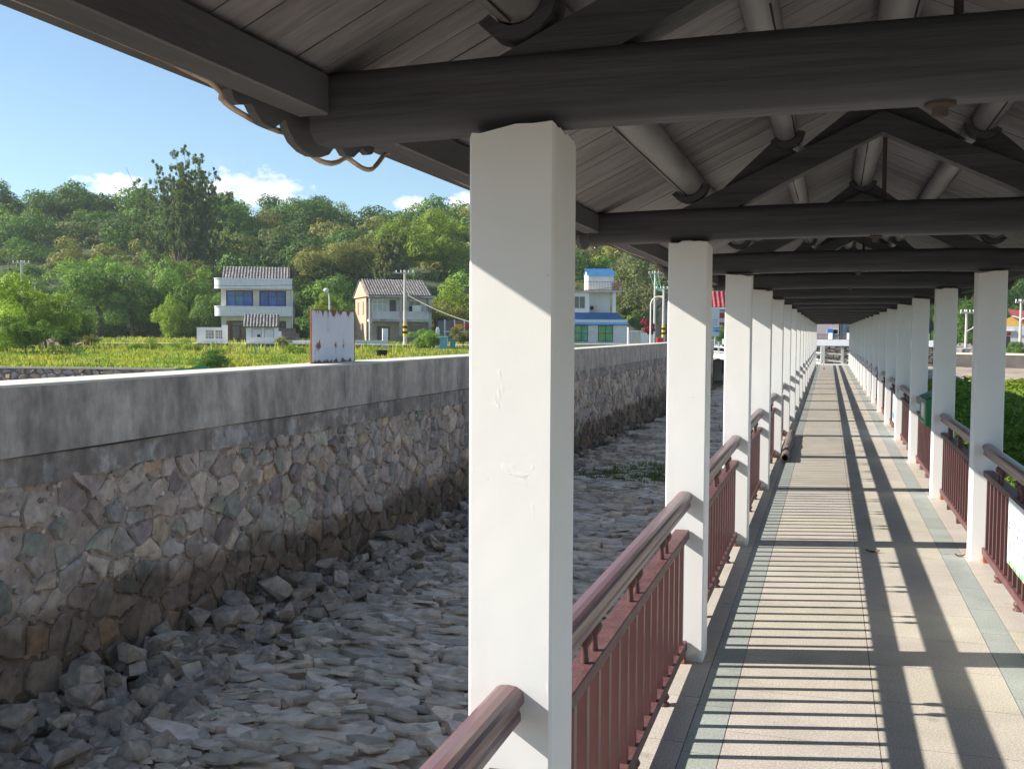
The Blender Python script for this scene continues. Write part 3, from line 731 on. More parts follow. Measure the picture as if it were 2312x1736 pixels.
while cnt < 290:
    y = 4.8+abs(rd.gauss(0, 1))*9.5
    if y > 40: continue
    big = rd.random()
    wband = 1.75*(.55+.45*mnoise.noise(Vector((y*.22, 0, 4))))+.5
    if y > 17: wband *= .7
    x = abs(rd.gauss(0, .55))*wband
    if x > 1.9: continue
    s_ = rd.uniform(.20, .50)*(1.1 if y < 10 else 1)*(1.25 if rd.random() < .12 else 1)
    pile = max(0, .42-x*.30)*rd.uniform(0, 1)
    o = bpy.data.objects.new('rock', rks[cnt % 22]); COL.objects.link(o)
    o.location = (xw(y)+.16+x, y, ZB+.02+.10*s_+pile); o.scale = (s_*rd.uniform(.85, 1.1), s_*rd.uniform(.9, 1.2), s_*rd.uniform(.8, 1.3))
    o.rotation_euler = (rd.uniform(-.7, .7), rd.uniform(-.7, .7), rd.uniform(0, 6.28))
    tag(o, 'angular grey rock in the loose pile along the foot of the canal wall', 'rock', 'loose rocks along the wall foot'); cnt += 1
mb = MB(); rd = random.Random(8)          # small rubble between them
for _ in range(900):
    y = 4.5+abs(rd.gauss(0, 1))*12; x = abs(rd.gauss(0, .8))
    if y > 60: continue
    s_ = rd.uniform(.04, .13); X_ = Matrix.Translation((xw(y)+.1+x, y, ZB+.04+max(0, .2-x*.2))) @ Matrix.Rotation(rd.uniform(0, 6), 4, 'Z') @ Matrix.Rotation(rd.uniform(-.8, .8), 4, 'X')
    t = rd.uniform(.8, 1.6)
    P = [(rd.uniform(.7, 1)*s_*a, rd.uniform(.6, 1)*s_*b, rd.uniform(.4, .7)*s_*c) for a in (-1, 1) for b in (-1, 1) for c in (-1, 1)]
    mb.add(P, [(0, 1, 3, 2), (4, 6, 7, 5), (0, 4, 5, 1), (2, 3, 7, 6), (0, 2, 6, 4), (1, 5, 7, 3)], (t, t, t*.97), X=X_)
tag(mb.build('rubble', m_rock), 'small broken rubble scattered between the rocks at the wall foot', 'rubble', kind='stuff')

# ------------------------------------------------------------------ land beyond the canal wall
FE = [(-62, 31.5), (-29.4, 29.9), (-22.5, 31.0), (-20.0, 32.5), (-19.5, 46.9), (-14, 62), (-12, 75), (-12, 250)]
mb = MB()    # lower track just behind the canal wall
mb.add([(-160, 0, -.25), (-7.9, 0, -.25), (-9.0, 110, -.25), (-160, 110, -.25)], [(0, 1, 2, 3)])
tag(mb.build('track', M('pale_dirt_track', (.34, .30, .25), .9, .2, 1.5)), kind='structure')
def gz(x, y):     # ground height of the field and hill
    d = -sf*x+cf*y; lat = cf*x+sf*y
    z = ZF+.10*mnoise.noise(Vector((x*.15, y*.15, 0)))
    s_ = max(0, d-(122 if lat < 8 else 150))
    hgt = 24+4*mnoise.noise(Vector((lat*.02, 3, 0)))
    z += hgt*(1-math.exp(-s_/55.0))*(1.0)
    return z
vs = []; fs = []
nu, nv = 120, 70
for j in range(nv+1):
    t = j/nv
    for i in range(nu+1):
        # parametrise between field edge and far
        lat = -230+470*(i/nu); d = 20+330*t**1.6
        x = -sf*d+cf*lat; y = cf*d+sf*lat
        vs.append((x, y, gz(x, y)))
keep = []
def in_field(x, y):
    # left / beyond the field edge polyline
    for (xa, ya), (xb, yb) in zip(FE[:-1], FE[1:]):
        pass
    if y >= 75: return x < -12.0 or y > 92
    if y < 29: return False
    # x limit as a function of y (edge running away)
    pts_ = [(31.0, -21.3), (32.5, -20.0), (46.9, -19.5), (62, -14), (75, -12)]
    if y < 31.0: return x < -22.5 and y > 29.9+(x+29.4)/( -22.5+29.4)*1.1
    for (ya, xa), (yb, xb) in zip(pts_[:-1], pts_[1:]):
        if ya <= y <= yb: return x < xa+(xb-xa)*(y-ya)/(yb-ya)
    return False
for j in range(nv):
    for i in range(nu):
        q = (j*(nu+1)+i, j*(nu+1)+i+1, (j+1)*(nu+1)+i+1, (j+1)*(nu+1)+i)
        if all(in_field(vs[a][0], vs[a][1]) or vs[a][1] > 92 for a in q): fs.append(q)
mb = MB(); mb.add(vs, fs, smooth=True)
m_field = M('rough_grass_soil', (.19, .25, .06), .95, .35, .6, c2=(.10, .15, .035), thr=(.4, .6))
tag(mb.build('terrain', M('dark_understory', (.045, .065, .022), .95, .4, .4)), kind='structure')  # dark green understory colour over the whole hill
# field edging: near flat patch so the edge is clean
mb = MB(); P = [(-120, 33.4, ZF-.03), (-29.4, 30.2, ZF-.03), (-22.5, 31.3, ZF-.03), (-20.2, 32.8, ZF-.03), (-19.7, 46.9, ZF-.03), (-14.2, 62, ZF-.03), (-12.2, 75, ZF-.03), (-12.2, 125, ZF-.03), (-120, 125, ZF-.03)]
mb.add(P, [tuple(range(len(P)))]); tag(mb.build('field', m_field), kind='structure')
# low rubble wall at the edge of the field
fw = thing('field_wall', 'low dry stone wall holding the edge of the grass field', 'wall', (0, 0, 0))
rd = random.Random(21); mb = MB()
for (xa, ya), (xb, yb) in zip(FE[:4], FE[1:5]):
    L_ = math.hypot(xb-xa, yb-ya); dx, dy = (xb-xa)/L_, (yb-ya)/L_; nxn, nyn = dy, -dx
    mb.add([(xa, ya, -.3), (xb, yb, -.3), (xb, yb, ZF-.02), (xa, ya, ZF-.02)], [(0, 1, 2, 3)], (.45, .42, .4))
    if xb < -60: continue
    for c in grid_cells(0, L_, -.35, ZF-.02, .38, .21, .42, rd):
        b = rd.choice(((.9, .9, .95), (.75, .78, .82), (1.05, .95, .85), (.6, .62, .68), (.85, .72, .62))); t = rd.uniform(.6, 1.1)
        stone(mb, c, lambda u, v, z: (xa+dx*u+nxn*z, ya+dy*u+nyn*z, v), rd, .025, .05, tuple(q*t for q in b), .8, .2, 0, .02, .2)
mb.build('stonework', M('field_wall_stone', (.34, .32, .31), .9, .25, 5, .5, 20, attr=True), fw)
mb = MB()
for (xa, ya), (xb, yb) in zip(FE[:4], FE[1:5]):
    L_ = math.hypot(xb-xa, yb-ya); dx, dy = (xb-xa)/L_, (yb-ya)/L_; nxn, nyn = dy, -dx
    mb.add([(xa+nxn*.08, ya+nyn*.08, ZF+.03), (xb+nxn*.08, yb+nyn*.08, ZF+.03), (xb-nxn*.25, yb-nyn*.25, ZF+.03), (xa-nxn*.25, ya-nyn*.25, ZF+.03), (xa+nxn*.08, ya+nyn*.08, ZF-.04), (xb+nxn*.08, yb+nyn*.08, ZF-.04)], [(0, 1, 2, 3), (4, 5, 1, 0)])
mb.build('coping', M('grey_coping', (.36, .33, .27), .9, .2, 2), fw)

# pale concrete lane in front of the houses
def quad_lane(name, pts, wd, z, mat):
    mb = MB(); vs = []
    for j, (x, y) in enumerate(pts):
        a = Vector(pts[min(j+1, len(pts)-1)])-Vector(pts[max(j-1, 0)]); a = Vector((-a.y, a.x)).normalized()*wd/2
        vs += [(x+a.x, y+a.y, z), (x-a.x, y-a.y, z)]
    for j in range(len(pts)-1): mb.add([vs[2*j], vs[2*j+1], vs[2*j+3], vs[2*j+2]], [(0, 1, 2, 3)])
    return tag(mb.build(name, mat), kind='structure')
def hp2(x, d): p = at_d(x, 719, d); return (p.x, p.y)
lane = [hp2(-400, 78), hp2(0, 82), hp2(250, 84), hp2(450, 84), hp2(650, 83), hp2(830, 80), hp2(960, 79), hp2(1100, 84), hp2(1300, 92), hp2(1450, 96)]
quad_lane('lane', lane, 2.8, ZF+.34, M('pale_concrete_lane', (.50, .44, .36), .9, .12, .8))

# ------------------------------------------------------------------ foliage tools
def quads_obj(name, P, C, mat, parent=None, N_=None):
    """P (n,4,3) quads, C (n,3) colours"""
    n = len(P); me = bpy.data.meshes.new(name)
    me.vertices.add(n*4); me.vertices.foreach_set('co', P.astype('f').ravel())
    me.loops.add(n*4); me.loops.foreach_set('vertex_index', np.arange(n*4, dtype='i'))
    me.polygons.add(n); me.polygons.foreach_set('loop_start', np.arange(0, n*4, 4, dtype='i'))
    try: me.polygons.foreach_set('loop_total', np.full(n, 4, 'i'))
    except Exception: pass
    me.update(calc_edges=True)
    ca = me.color_attributes.new('Col', 'FLOAT_COLOR', 'CORNER')
    cc = np.ones((n, 4, 4), 'f'); cc[:, :, :3] = C[:, None, :]; ca.data.foreach_set('color', cc.ravel())
    me.materials.append(mat)
    return me
def leaf_quads(pos, nrm, size, g, asp=.6, jitter=.7):
    n = len(pos); nr = nrm+g.normal(0, jitter, (n, 3)); nr /= np.linalg.norm(nr, axis=1, keepdims=True)+1e-9
    a = np.cross(nr, g.normal(0, 1, (n, 3))); a /= np.linalg.norm(a, axis=1, keepdims=True)+1e-9
    b = np.cross(nr, a); s_ = (size if np.ndim(size) else np.full(n, size))*g.uniform(.6, 1.35, n)
    a *= s_[:, None]; b *= (s_*asp)[:, None]
    fold = nr*(s_*.18)[:, None]
    return np.stack([pos-a, pos-b*.9+fold, pos+a, pos+b*.9+fold], 1)
def leafmat(name, base, var=.2, trans=.25):
    mt = bpy.data.materials.new(name); mt.use_nodes = True; t = mt.node_tree; n = t.nodes; l = t.links; b = n['Principled BSDF']
    at = n.new('ShaderNodeAttribute'); at.attribute_name = 'Col'
    ob = n.new('ShaderNodeObjectInfo'); rp = n.new('ShaderNodeMapRange'); rp.inputs['To Min'].default_value = 1-var; rp.inputs['To Max'].default_value = 1+var
    l.new(ob.outputs['Random'], rp.inputs['Value'])
    mm = n.new('ShaderNodeVectorMath'); mm.operation = 'MULTIPLY'; mm.inputs[1].default_value = base; l.new(at.outputs['Color'], mm.inputs[0])
    vm = n.new('ShaderNodeVectorMath'); vm.operation = 'SCALE'; l.new(mm.outputs[0], vm.inputs[0]); l.new(rp.outputs[0], vm.inputs['Scale'])
    l.new(vm.outputs[0], b.inputs['Base Color']); b.inputs['Roughness'].default_value = .65; b.inputs['Specular IOR Level'].default_value = .2
    tr = n.new('ShaderNodeBsdfTranslucent'); v3 = n.new('ShaderNodeVectorMath'); v3.operation = 'MULTIPLY'; v3.inputs[1].default_value = (1.3, 1.35, .5); l.new(vm.outputs[0], v3.inputs[0]); l.new(v3.outputs[0], tr.inputs['Color'])
    ms = n.new('ShaderNodeMixShader'); ms.inputs[0].default_value = trans
    l.new(b.outputs[0], ms.inputs[1]); l.new(tr.outputs[0], ms.inputs[2]); l.new(ms.outputs[0], n['Material Output'].inputs['Surface'])
    return mt
lm_dark = leafmat('dark_green_leaves', (.085, .165, .036))
lm_mid = leafmat('mid_green_leaves', (.155, .26, .052))
lm_light = leafmat('light_green_leaves', (.25, .34, .05))
lm_olive = leafmat('olive_brown_leaves', (.21, .215, .07))
lm_grey = leafmat('grey_green_leaves', (.165, .20, .085))
m_bark = M('bark', (.12, .095, .07), .9, .3, 5)
def sphere_pts(n, g):
    v_ = g.normal(0, 1, (n, 3)); return v_/np.linalg.norm(v_, axis=1, keepdims=True)
def crown_mesh(seed, mat, rx=1., rz=1., nl=26, nleaf=9000, leaf=.035, name='crown', drop=0., lobe=(.20, .42), open_=False, col=(1, 1, 1)):
    """crown of unit radius around z = 0: many uneven lobes, leaves on and in each lobe"""
    g = np.random.default_rng(seed); P = []; Nn = []; Cc = []; lobes = []
    for i in range(nl):
        d = sphere_pts(1, g)[0]; d[2] = d[2]*.9+.18; rr = g.uniform(.42, .82) if i > nl*.25 else g.uniform(0, .4)
        c = d*rr*np.array([rx, rx, rz]); lobes.append((c, g.uniform(*lobe)*(1.1-.35*abs(d[2]))))
    w_ = np.array([r*r for _, r in lobes]); w_ /= w_.sum()
    for (c, r), f in zip(lobes, w_):
        n = int(nleaf*f); s_ = sphere_pts(n, g)
        k = s_[:, 2] > -.55; s_ = s_[k]; n = len(s_)
        # lumpy secondary bumps
        ph = g.uniform(0, 6, 3); bump = 1+.20*np.sin(s_[:, 0]*6+ph[0])*np.sin(s_[:, 1]*6+ph[1])+.14*np.sin(s_[:, 2]*9+ph[2])*np.sin(s_[:, 0]*9+ph[1])
        rad = r*bump*(1-.30*g.random(n)**3)
        P.append(c+s_*rad[:, None]*np.array([1, 1, .82])); Nn.append(s_); t = g.uniform(.78, 1.22)
        vv = np.clip(g.normal(t, .18, n), .4, 1.9)[:, None]*np.array([[1+.0, 1, .9]])
        yl = g.random(n) < .08; vv[yl] *= np.array([1.35, 1.2, .8]); Cc.append(vv*np.array(col))
    P = np.concatenate(P); Nn = np.concatenate(Nn); Cc = np.concatenate(Cc)
    Q = leaf_quads(P, Nn, leaf, g, .65, .42)
    return quads_obj(name, Q, Cc, mat)
def trunk_mesh(seed, h, r, nb=5, spread=.5, name='trunk'):
    rd_ = random.Random(seed); mb = MB()
    pts = [(0, 0, -.3)]; x = y = 0
    for j in range(1, 7): x += rd_.uniform(-.04, .04)*h; y += rd_.uniform(-.04, .04)*h; pts.append((x, y, h*j/6))
    mb.tube(pts, r, 8, rs=[r*(1.25-.14*j) for j in range(7)])
    for b in range(nb):
        a = rd_.uniform(0, 6.28); t0 = rd_.randint(2, 5); p0 = Vector(pts[t0]); L_ = h*rd_.uniform(.35, .6)
        q = [p0]; d = Vector((math.cos(a)*spread, math.sin(a)*spread, 1)).normalized()
        for j in range(3): q.append(q[-1]+d*L_/3+Vector((rd_.uniform(-.04, .04)*h, rd_.uniform(-.04, .04)*h, 0)))
        mb.tube(q, r*.4, 5, rs=[r*.5, r*.38, r*.25, r*.1])
    return mb.mesh(name, m_bark)
tr_meshes = {}
def get_crown(kind, k):
    key = (kind, k)
    if key not in tr_meshes:
        s_ = {'dark': lm_dark, 'mid': lm_mid, 'light': lm_light, 'olive': lm_olive, 'grey': lm_grey}[kind]
        tr_meshes[key] = crown_mesh(hash(kind) % 7*0+{'dark': 10, 'mid': 30, 'light': 50, 'olive': 70, 'grey': 90}[kind]+k, s_, nl=24+k*5, nleaf=26000, leaf=.025, rz=.95)
    return tr_meshes[key]
trk = [trunk_mesh(i, 1.0, .05) for i in range(4)]
def tree(x, y, zc, rad, kind, label, cat='tree', group=None, name='broadleaf_tree', zg=None, hz=1.0, seed=0):
    """crown centre height zc, crown radius rad"""
    zg = gz(x, y) if zg is None else zg
    t = thing(name, label, cat, (x, y, zg), 0, group)
    rd_ = random.Random(int(x*7+y*13)+seed)
    c = bpy.data.objects.new('crown', get_crown(kind, rd_.randrange(3))); COL.objects.link(c); c.parent = t
    c.location = (0, 0, zc-zg); c.scale = (rad*rd_.uniform(.92, 1.1), rad*rd_.uniform(.92, 1.1), rad*hz); c.rotation_euler = (0, 0, rd_.uniform(0, 6.28))
    k = bpy.data.objects.new('trunk', trk[rd_.randrange(4)]); COL.objects.link(k); k.parent = t
    h_ = max(.6, zc-zg); k.scale = (h_*.8, h_*.8, h_*1.15)
    return t

# ------------------------------------------------------------------ the wood on the hill
SKY = [(-300, 400), (0, 400), (50, 425), (110, 432), (150, 408), (220, 432), (290, 398), (345, 400), (500, 428), (560, 432), (640, 422), (700, 424), (765, 442), (830, 465), (880, 455), (930, 437), (1000, 430), (1100, 430), (1250, 440), (1450, 430), (2600, 440)]
def skyy(x):
    for (a, b), (c, d) in zip(SKY[:-1], SKY[1:]):
        if a <= x <= c: return b+(d-b)*(x-a)/(c-a)
    return 430
rd = random.Random(77)
GW = 'trees of the wood on the hill'
def wood(x, ytop, d, rad, kind, hz=1.0):
    zt = zat(ytop, d); p = at_d(x, 719, d)
    return tree(p.x, p.y, zt-rad*hz*.95, rad, kind, 'x', 'tree', GW, hz=hz)
wood_list = []
KW = ['dark', 'dark', 'mid', 'dark', 'mid', 'mid', 'dark', 'olive', 'grey']
rows = [(198, None, 8.4, 74, 0), (188, 448, 8.4, 80, 30), (175, 486, 8.2, 80, 20), (161, 526, 7.8, 84, 45), (148, 570, 7.2, 84, 10), (136, 615, 6.2, 76, 30), (127, 660, 4.6, 58, 12)]
for ri, (d, yt, rad, step, off) in enumerate(rows):
    x = -190+off
    while x < 1500:
        base = skyy(x) if yt is None else max(yt+rd.uniform(-26, 22), skyy(x)+18)
        dd = d+rd.uniform(-5, 5); rr = rad*rd.uniform(.78, 1.25)
        if x > 800 and rd.random() < .5: kd = rd.choice(('mid', 'light', 'mid', 'olive'))
        else: kd = rd.choice(KW)
        if yt is None: kd = 'dark' if rd.random() < .6 else 'mid'
        wood_list.append((wood(x, base, dd, rr, kd, rd.uniform(.85, 1.1)), kd, ri))
        x += step*rd.uniform(.5, .9)
for x in list(range(1560, 2420, 62)):      # wood behind the houses on the right bank
    for d, yt in ((150, 590), (165, 520), (185, 450)):
        wood_list.append((wood(x+rd.uniform(-20, 20), yt+rd.uniform(-20, 20), d+rd.uniform(-6, 6), 5.2*rd.uniform(.8, 1.2), 'dark', 1.0), 'r', 9))
KN = {'dark': 'dark green', 'mid': 'mid green', 'light': 'light yellow green', 'olive': 'olive brown', 'grey': 'grey green', 'r': 'dark green'}
RN = ['on the skyline of the hill', 'just below the skyline', 'high on the hillside', 'on the upper slope', 'half way up the slope', 'low on the slope', 'at the foot of the hill']
for o, kd, ri in wood_list:
    o['label'] = (KN[kd]+' broadleaf tree in the dense wood, '+RN[ri]) if ri < 9 else 'dark green tree in the wood behind the houses of the right bank'

# named single trees in front of the wood
def single(x, ytop, d, rad, kind, label, hz=1.0, name='broadleaf_tree', zg=None):
    p = at_d(x, 719, d); return tree(p.x, p.y, zat(ytop, d)-rad*hz*.95, rad, kind, label, 'tree', None, name, hz=hz, zg=zg)
single(160, 405, 188, 7.0, 'dark', 'round crowned dark tree alone on the skyline at the far left', .75)
single(215, 548, 119, 5.2, 'mid', 'broad bright green tree with billowing crown at the wood edge, far left', .9)
single(285, 590, 117, 4.4, 'mid', 'billowing green tree close to the right of the broad bright tree', 1.0)
single(400, 560, 118, 4.2, 'mid', 'tall green tree at the wood edge left of the white house', 1.3)
single(372, 640, 112, 2.6, 'light', 'yellow green tree at the foot of the wood left of the white house', 1.5)
single(455, 628, 112, 2.6, 'mid', 'small green tree tucked against the left side of the white house', 1.3)
single(30, 600, 66, 3.1, 'light', 'spreading yellow green tree in the field at the left edge', .95, zg=ZF)
single(95, 628, 70, 2.2, 'light', 'yellow green tree behind the street lamp at the left', 1.0, zg=ZF)
single(150, 655, 78, 2.3, 'mid', 'green tree between the street lamp and the dirt mound', 1.1, zg=ZF)
single(712, 636, 104, 2.2, 'light', 'small bright yellow green tree behind the rusty board', .95)
single(770, 500, 140, 4.2, 'olive', 'olive brown tree above the roof of the old brick house', .95)
single(690, 520, 142, 4.4, 'olive', 'olive green tree behind the white house to its right', .9)
single(955, 648, 100, 3.0, 'olive', 'brownish green tree right of the old brick house', .9)
single(1000, 600, 104, 3.6, 'light', 'light green tree beside the nearest column at the far bank', 1.1)
single(870, 470, 150, 5.0, 'light', 'light green tree high behind the old brick house', 1.0)
single(960, 460, 150, 5.5, 'light', 'pale green tree on the slope beside the nearest column', 1.1)

# tall open tree with a fan of thin limbs
def fan_tree(x, ytop, ybase, d, wpx, label, nlimb, leafcol, lean=0, dens=1.0, leaf=.16, name='fan_tree', crownmat=None, seed=5):
    p = at_d(x, 719, d); zg = gz(p.x, p.y); zb = zat(ybase, d); zt = zat(ytop, d); wd = wpx*1.0452/F*d/2
    t = thing(name, label, 'tree', (p.x, p.y, zg)); g = np.random.default_rng(seed); mb = MB(); z0 = zb-zg; H_ = zt-zb
    mb.tube([(0, 0, -.5), (.1, 0, z0*.5), (0, .1, z0)], .35, 8, rs=[.45, .38, .32]); PP = []
    for i in range(nlimb):
        a = g.uniform(0, 6.283); el = abs(g.normal(0, .42)); el = min(el, .95)
        L_ = H_*math.cos(el*.75)*g.uniform(.72, 1.02); q = [Vector((0, 0, z0-.2))]; dr = Vector((math.cos(a)*math.sin(el), math.sin(a)*math.sin(el)*.8, math.cos(el)))
        n = 9
        for j in range(n):
            dr = (dr+Vector((g.normal(0, .06), g.normal(0, .06), .06))).normalized(); s_ = q[-1]+dr*L_/n
            q.append(s_)
            if j >= 3:
                for _ in range(int(6*dens)):
                    r_ = .16+.035*j; c = s_+Vector((g.normal(0, r_), g.normal(0, r_), g.normal(0, r_)*.8))
                    if math.hypot(c.x, c.y) < wd*1.15: PP.append(((c.x, c.y, c.z), g.uniform(.16, .36)))
        mb.tube(q, .1, 5, rs=[.15*(1-j/(n+1.5)) for j in range(n+1)])
    mb.build('trunk', m_bark, t)
    P = []; C = []; Nn = []
    for c, r in PP:
        n = 60; s_ = sphere_pts(n, g); P.append(np.array(c)+s_*r*np.array([1, 1, 1.5])*g.uniform(.3, 1, (n, 1))); Nn.append(s_); C.append(np.clip(g.normal(g.uniform(.8, 1.2), .15, n), .4, 1.8)[:, None]*np.array([leafcol]))
    P = np.concatenate(P); Nn = np.concatenate(Nn); C = np.concatenate(C)
    me = quads_obj('crown', leaf_quads(P, Nn, leaf, g), C, crownmat or lm_grey)
    o = bpy.data.objects.new('crown', me); COL.objects.link(o); o.parent = t
    return t
fan_tree(405, 338, 640, 150, 200, 'tall open crowned tree with fan of thin limbs rising above the wood', 58, (1.0, 1.15, .95), leaf=.12, dens=1.0)
fan_tree(600, 560, 700, 128, 60, 'thin wispy dark tree against the wood between the two houses', 14, (.7, .8, .7), seed=9)
fan_tree(845, 520, 650, 132, 60, 'wispy grey green tree behind the roof of the old brick house', 18, (1.1, 1.05, .95), seed=12)

# soft drooping casuarinas behind the blue roofed house
def casuarina(x, ytop, d, rad, label, seed):
    p = at_d(x, 719, d); zg = gz(p.x, p.y) if d > 110 else ZF; zt = zat(ytop, d); h_ = zt-zg
    t = thing('casuarina', label, 'tree', (p.x, p.y, zg)); g = np.random.default_rng(seed); P = []; Nn = []; C = []
    for i in range(210):
        f = g.uniform(.12, 1); a = g.uniform(0, 6.28); rr = rad*math.sin(min(1, (1.06-f)*1.7)*1.57)*g.uniform(.4, 1); c = np.array([math.cos(a)*rr, math.sin(a)*rr, f*h_])
        n = 70; k = g.random(n); off = np.stack([g.normal(0, .30, n)+math.cos(a)*k*.5, g.normal(0, .30, n)+math.sin(a)*k*.5, -k*1.3+.3], 1)
        P.append(c+off); Nn.append(np.tile([math.cos(a), math.sin(a), .5], (n, 1))); C.append(np.clip(g.normal(g.uniform(.75, 1.25), .15, n), .3, 2)[:, None]*np.array([[1.05, 1.0, 1.0]]))
    P = np.concatenate(P); me = quads_obj('crown', leaf_quads(P, np.concatenate(Nn), .16, g, .35), np.concatenate(C), lm_grey)
    o = bpy.data.objects.new('crown', me); COL.objects.link(o); o.parent = t
    mb = MB(); mb.tube([(0, 0, -.3), (.2, .1, h_*.5), (0, 0, h_*.95)], .2, 7, rs=[.3, .2, .05]); mb.build('trunk', m_bark, t); return t
casuarina(1372, 535, 128, 3.6, 'soft drooping grey green tree behind the blue roofed house', 31)
casuarina(1425, 560, 126, 3.0, 'soft drooping grey green tree behind the two power poles', 32)
casuarina(1330, 575, 134, 2.6, 'drooping grey green tree just right of the rooftop shed', 33)
single(1250, 520, 140, 5.0, 'dark', 'dark tree behind the rooftop shed of the blue roofed house', 1.0)
single(1390, 668, 112, 1.9, 'mid', 'low green tree between the blue roofed house and the poles', 1.0)

# ------------------------------------------------------------------ grass and shrubs of the field
g = np.random.default_rng(44)
lm_grass = leafmat('field_grass', (.30, .36, .085), .0, .35)
def hpN(x, d):
    lat = (x*1.04521-1156)/F*d; return -sf*d+cf*lat, cf*d+sf*lat
def scatter_grass(n, xr, dr, hgt, wid, colf, zoff=0):
    x = g.uniform(*xr, n); d = dr[0]+(dr[1]-dr[0])*g.random(n)**1.25; X_, Y_ = hpN(x, d)
    ok = np.array([in_field(a, b) for a, b in zip(X_, Y_)]); X_, Y_, x, d = X_[ok], Y_[ok], x[ok], d[ok]; n = len(X_)
    pn = np.array([mnoise.noise(Vector((a*.22, b*.22, 3))) for a, b in zip(X_, Y_)]); p2 = np.array([mnoise.noise(Vector((a*.6, b*.6, 7))) for a, b in zip(X_, Y_)])
    h = hgt*g.uniform(.5, 1.3, n)*(1+.8*pn+.4*p2); wd = wid*g.uniform(.6, 1.4, n); a = g.uniform(0, 3.14, n)
    ln = g.normal(0, .22, (n, 2))*h[:, None]; Z = np.full(n, ZF-.03+zoff)
    c, s_ = np.cos(a)*wd, np.sin(a)*wd; P = np.zeros((n, 4, 3))
    P[:, 0] = np.stack([X_-c, Y_-s_, Z], 1); P[:, 1] = np.stack([X_+c, Y_+s_, Z], 1)
    P[:, 2] = np.stack([X_+c*.35+ln[:, 0], Y_+s_*.35+ln[:, 1], Z+h], 1); P[:, 3] = np.stack([X_-c*.35+ln[:, 0], Y_-s_*.35+ln[:, 1], Z+h*.94], 1)
    return P, colf(pn, p2, n)
def gcol(pn, p2, n):
    t = np.clip(g.normal(1, .2, n), .5, 1.6)[:, None]; base = np.array([[.92, 1.0, .8]]); yel = np.array([[1.30, 1.06, 1.0]]); dk = np.array([[.45, .68, .7]]); br = np.array([[1.05, .8, .9]])
    k = np.clip(pn*2.5+.5, 0, 1)[:, None]; q = np.clip(p2*2.2-.2, 0, 1)[:, None]; c = base*(1-k)+yel*k; c = c*(1-q)+dk*q
    b = (g.random(n) < .10)[:, None]; return np.where(b, br, c)*t
Ps = []; Cs = []
for args in ((90000, (-260, 1080), (31, 79), .17, .035), (1500, (-260, 900), (58, 76), .5, .045), (26000, (-260, 1080), (86, 118), .50, .06), (12000, (-260, 420), (60, 81), .22, .05)):
    P, C = scatter_grass(*args, gcol); Ps.append(P); Cs.append(C)
me = quads_obj('grass', np.concatenate(Ps), np.concatenate(Cs), lm_grass); o = bpy.data.objects.new('grass', me); COL.objects.link(o)
tag(o, 'tall yellow green grass and weeds covering the field', 'grass', kind='stuff')
def shrub(x, y, d, rad, kind, label, hz=.8, zg=None, grp=None):
    p = at_d(x, 719, d); zg = ZF if zg is None else zg; t = thing('shrub', label, 'shrub', (p.x, p.y, zg), 0, grp)
    zc = zat(y, d)-rad*hz*.9
    c = bpy.data.objects.new('crown', get_crown(kind, int(x) % 3)); COL.objects.link(c); c.parent = t; c.location = (0, 0, zc-zg); c.scale = (rad, rad*.9, rad*hz); c.rotation_euler = (0, 0, x*.37)
    k = bpy.data.objects.new('stem', trk[int(x) % 4]); COL.objects.link(k); k.parent = t; k.scale = (.6, .6, max(.3, zc-zg)); return t
shrub(140, 722, 62, .85, 'dark', 'round dark green shrub in front of the dirt mound')
shrub(15, 668, 58, 2.2, 'light', 'large leafy shrub at the left edge below the yellow green tree', .85)
shrub(55, 690, 54, 1.6, 'mid', 'bushy shrub at the left edge beside the striped lamp base', .8)
shrub(455, 762, 36, .85, 'dark', 'dark spiky shrub growing on the low stone field wall', .6)
shrub(310, 733, 66, 1.3, 'light', 'low bright weedy shrub in the middle of the field', .7)
shrub(400, 735, 62, 1.5, 'light', 'low bright weedy mound just left of the white courtyard wall', .6)
shrub(195, 727, 76, .8, 'olive', 'small orange tinged shrub beside the pale lane at the left', .9)
shrub(612, 730, 70, .6, 'olive', 'dry orange weed clump left of the rusty board', 1.0)
shrub(640, 745, 60, .8, 'light', 'yellow weed clump close to the left of the rusty board', .7)
shrub(800, 752, 60, .9, 'light', 'yellow weed clump right of the rusty board', .6)
shrub(1000, 705, 74, 1.0, 'olive', 'reddish leaved shrub beside the nearest column on the far bank', .9)
shrub(640, 705, 98, 1.6, 'dark', 'dark shrub in the shade between the white house and the rusty board', .8)

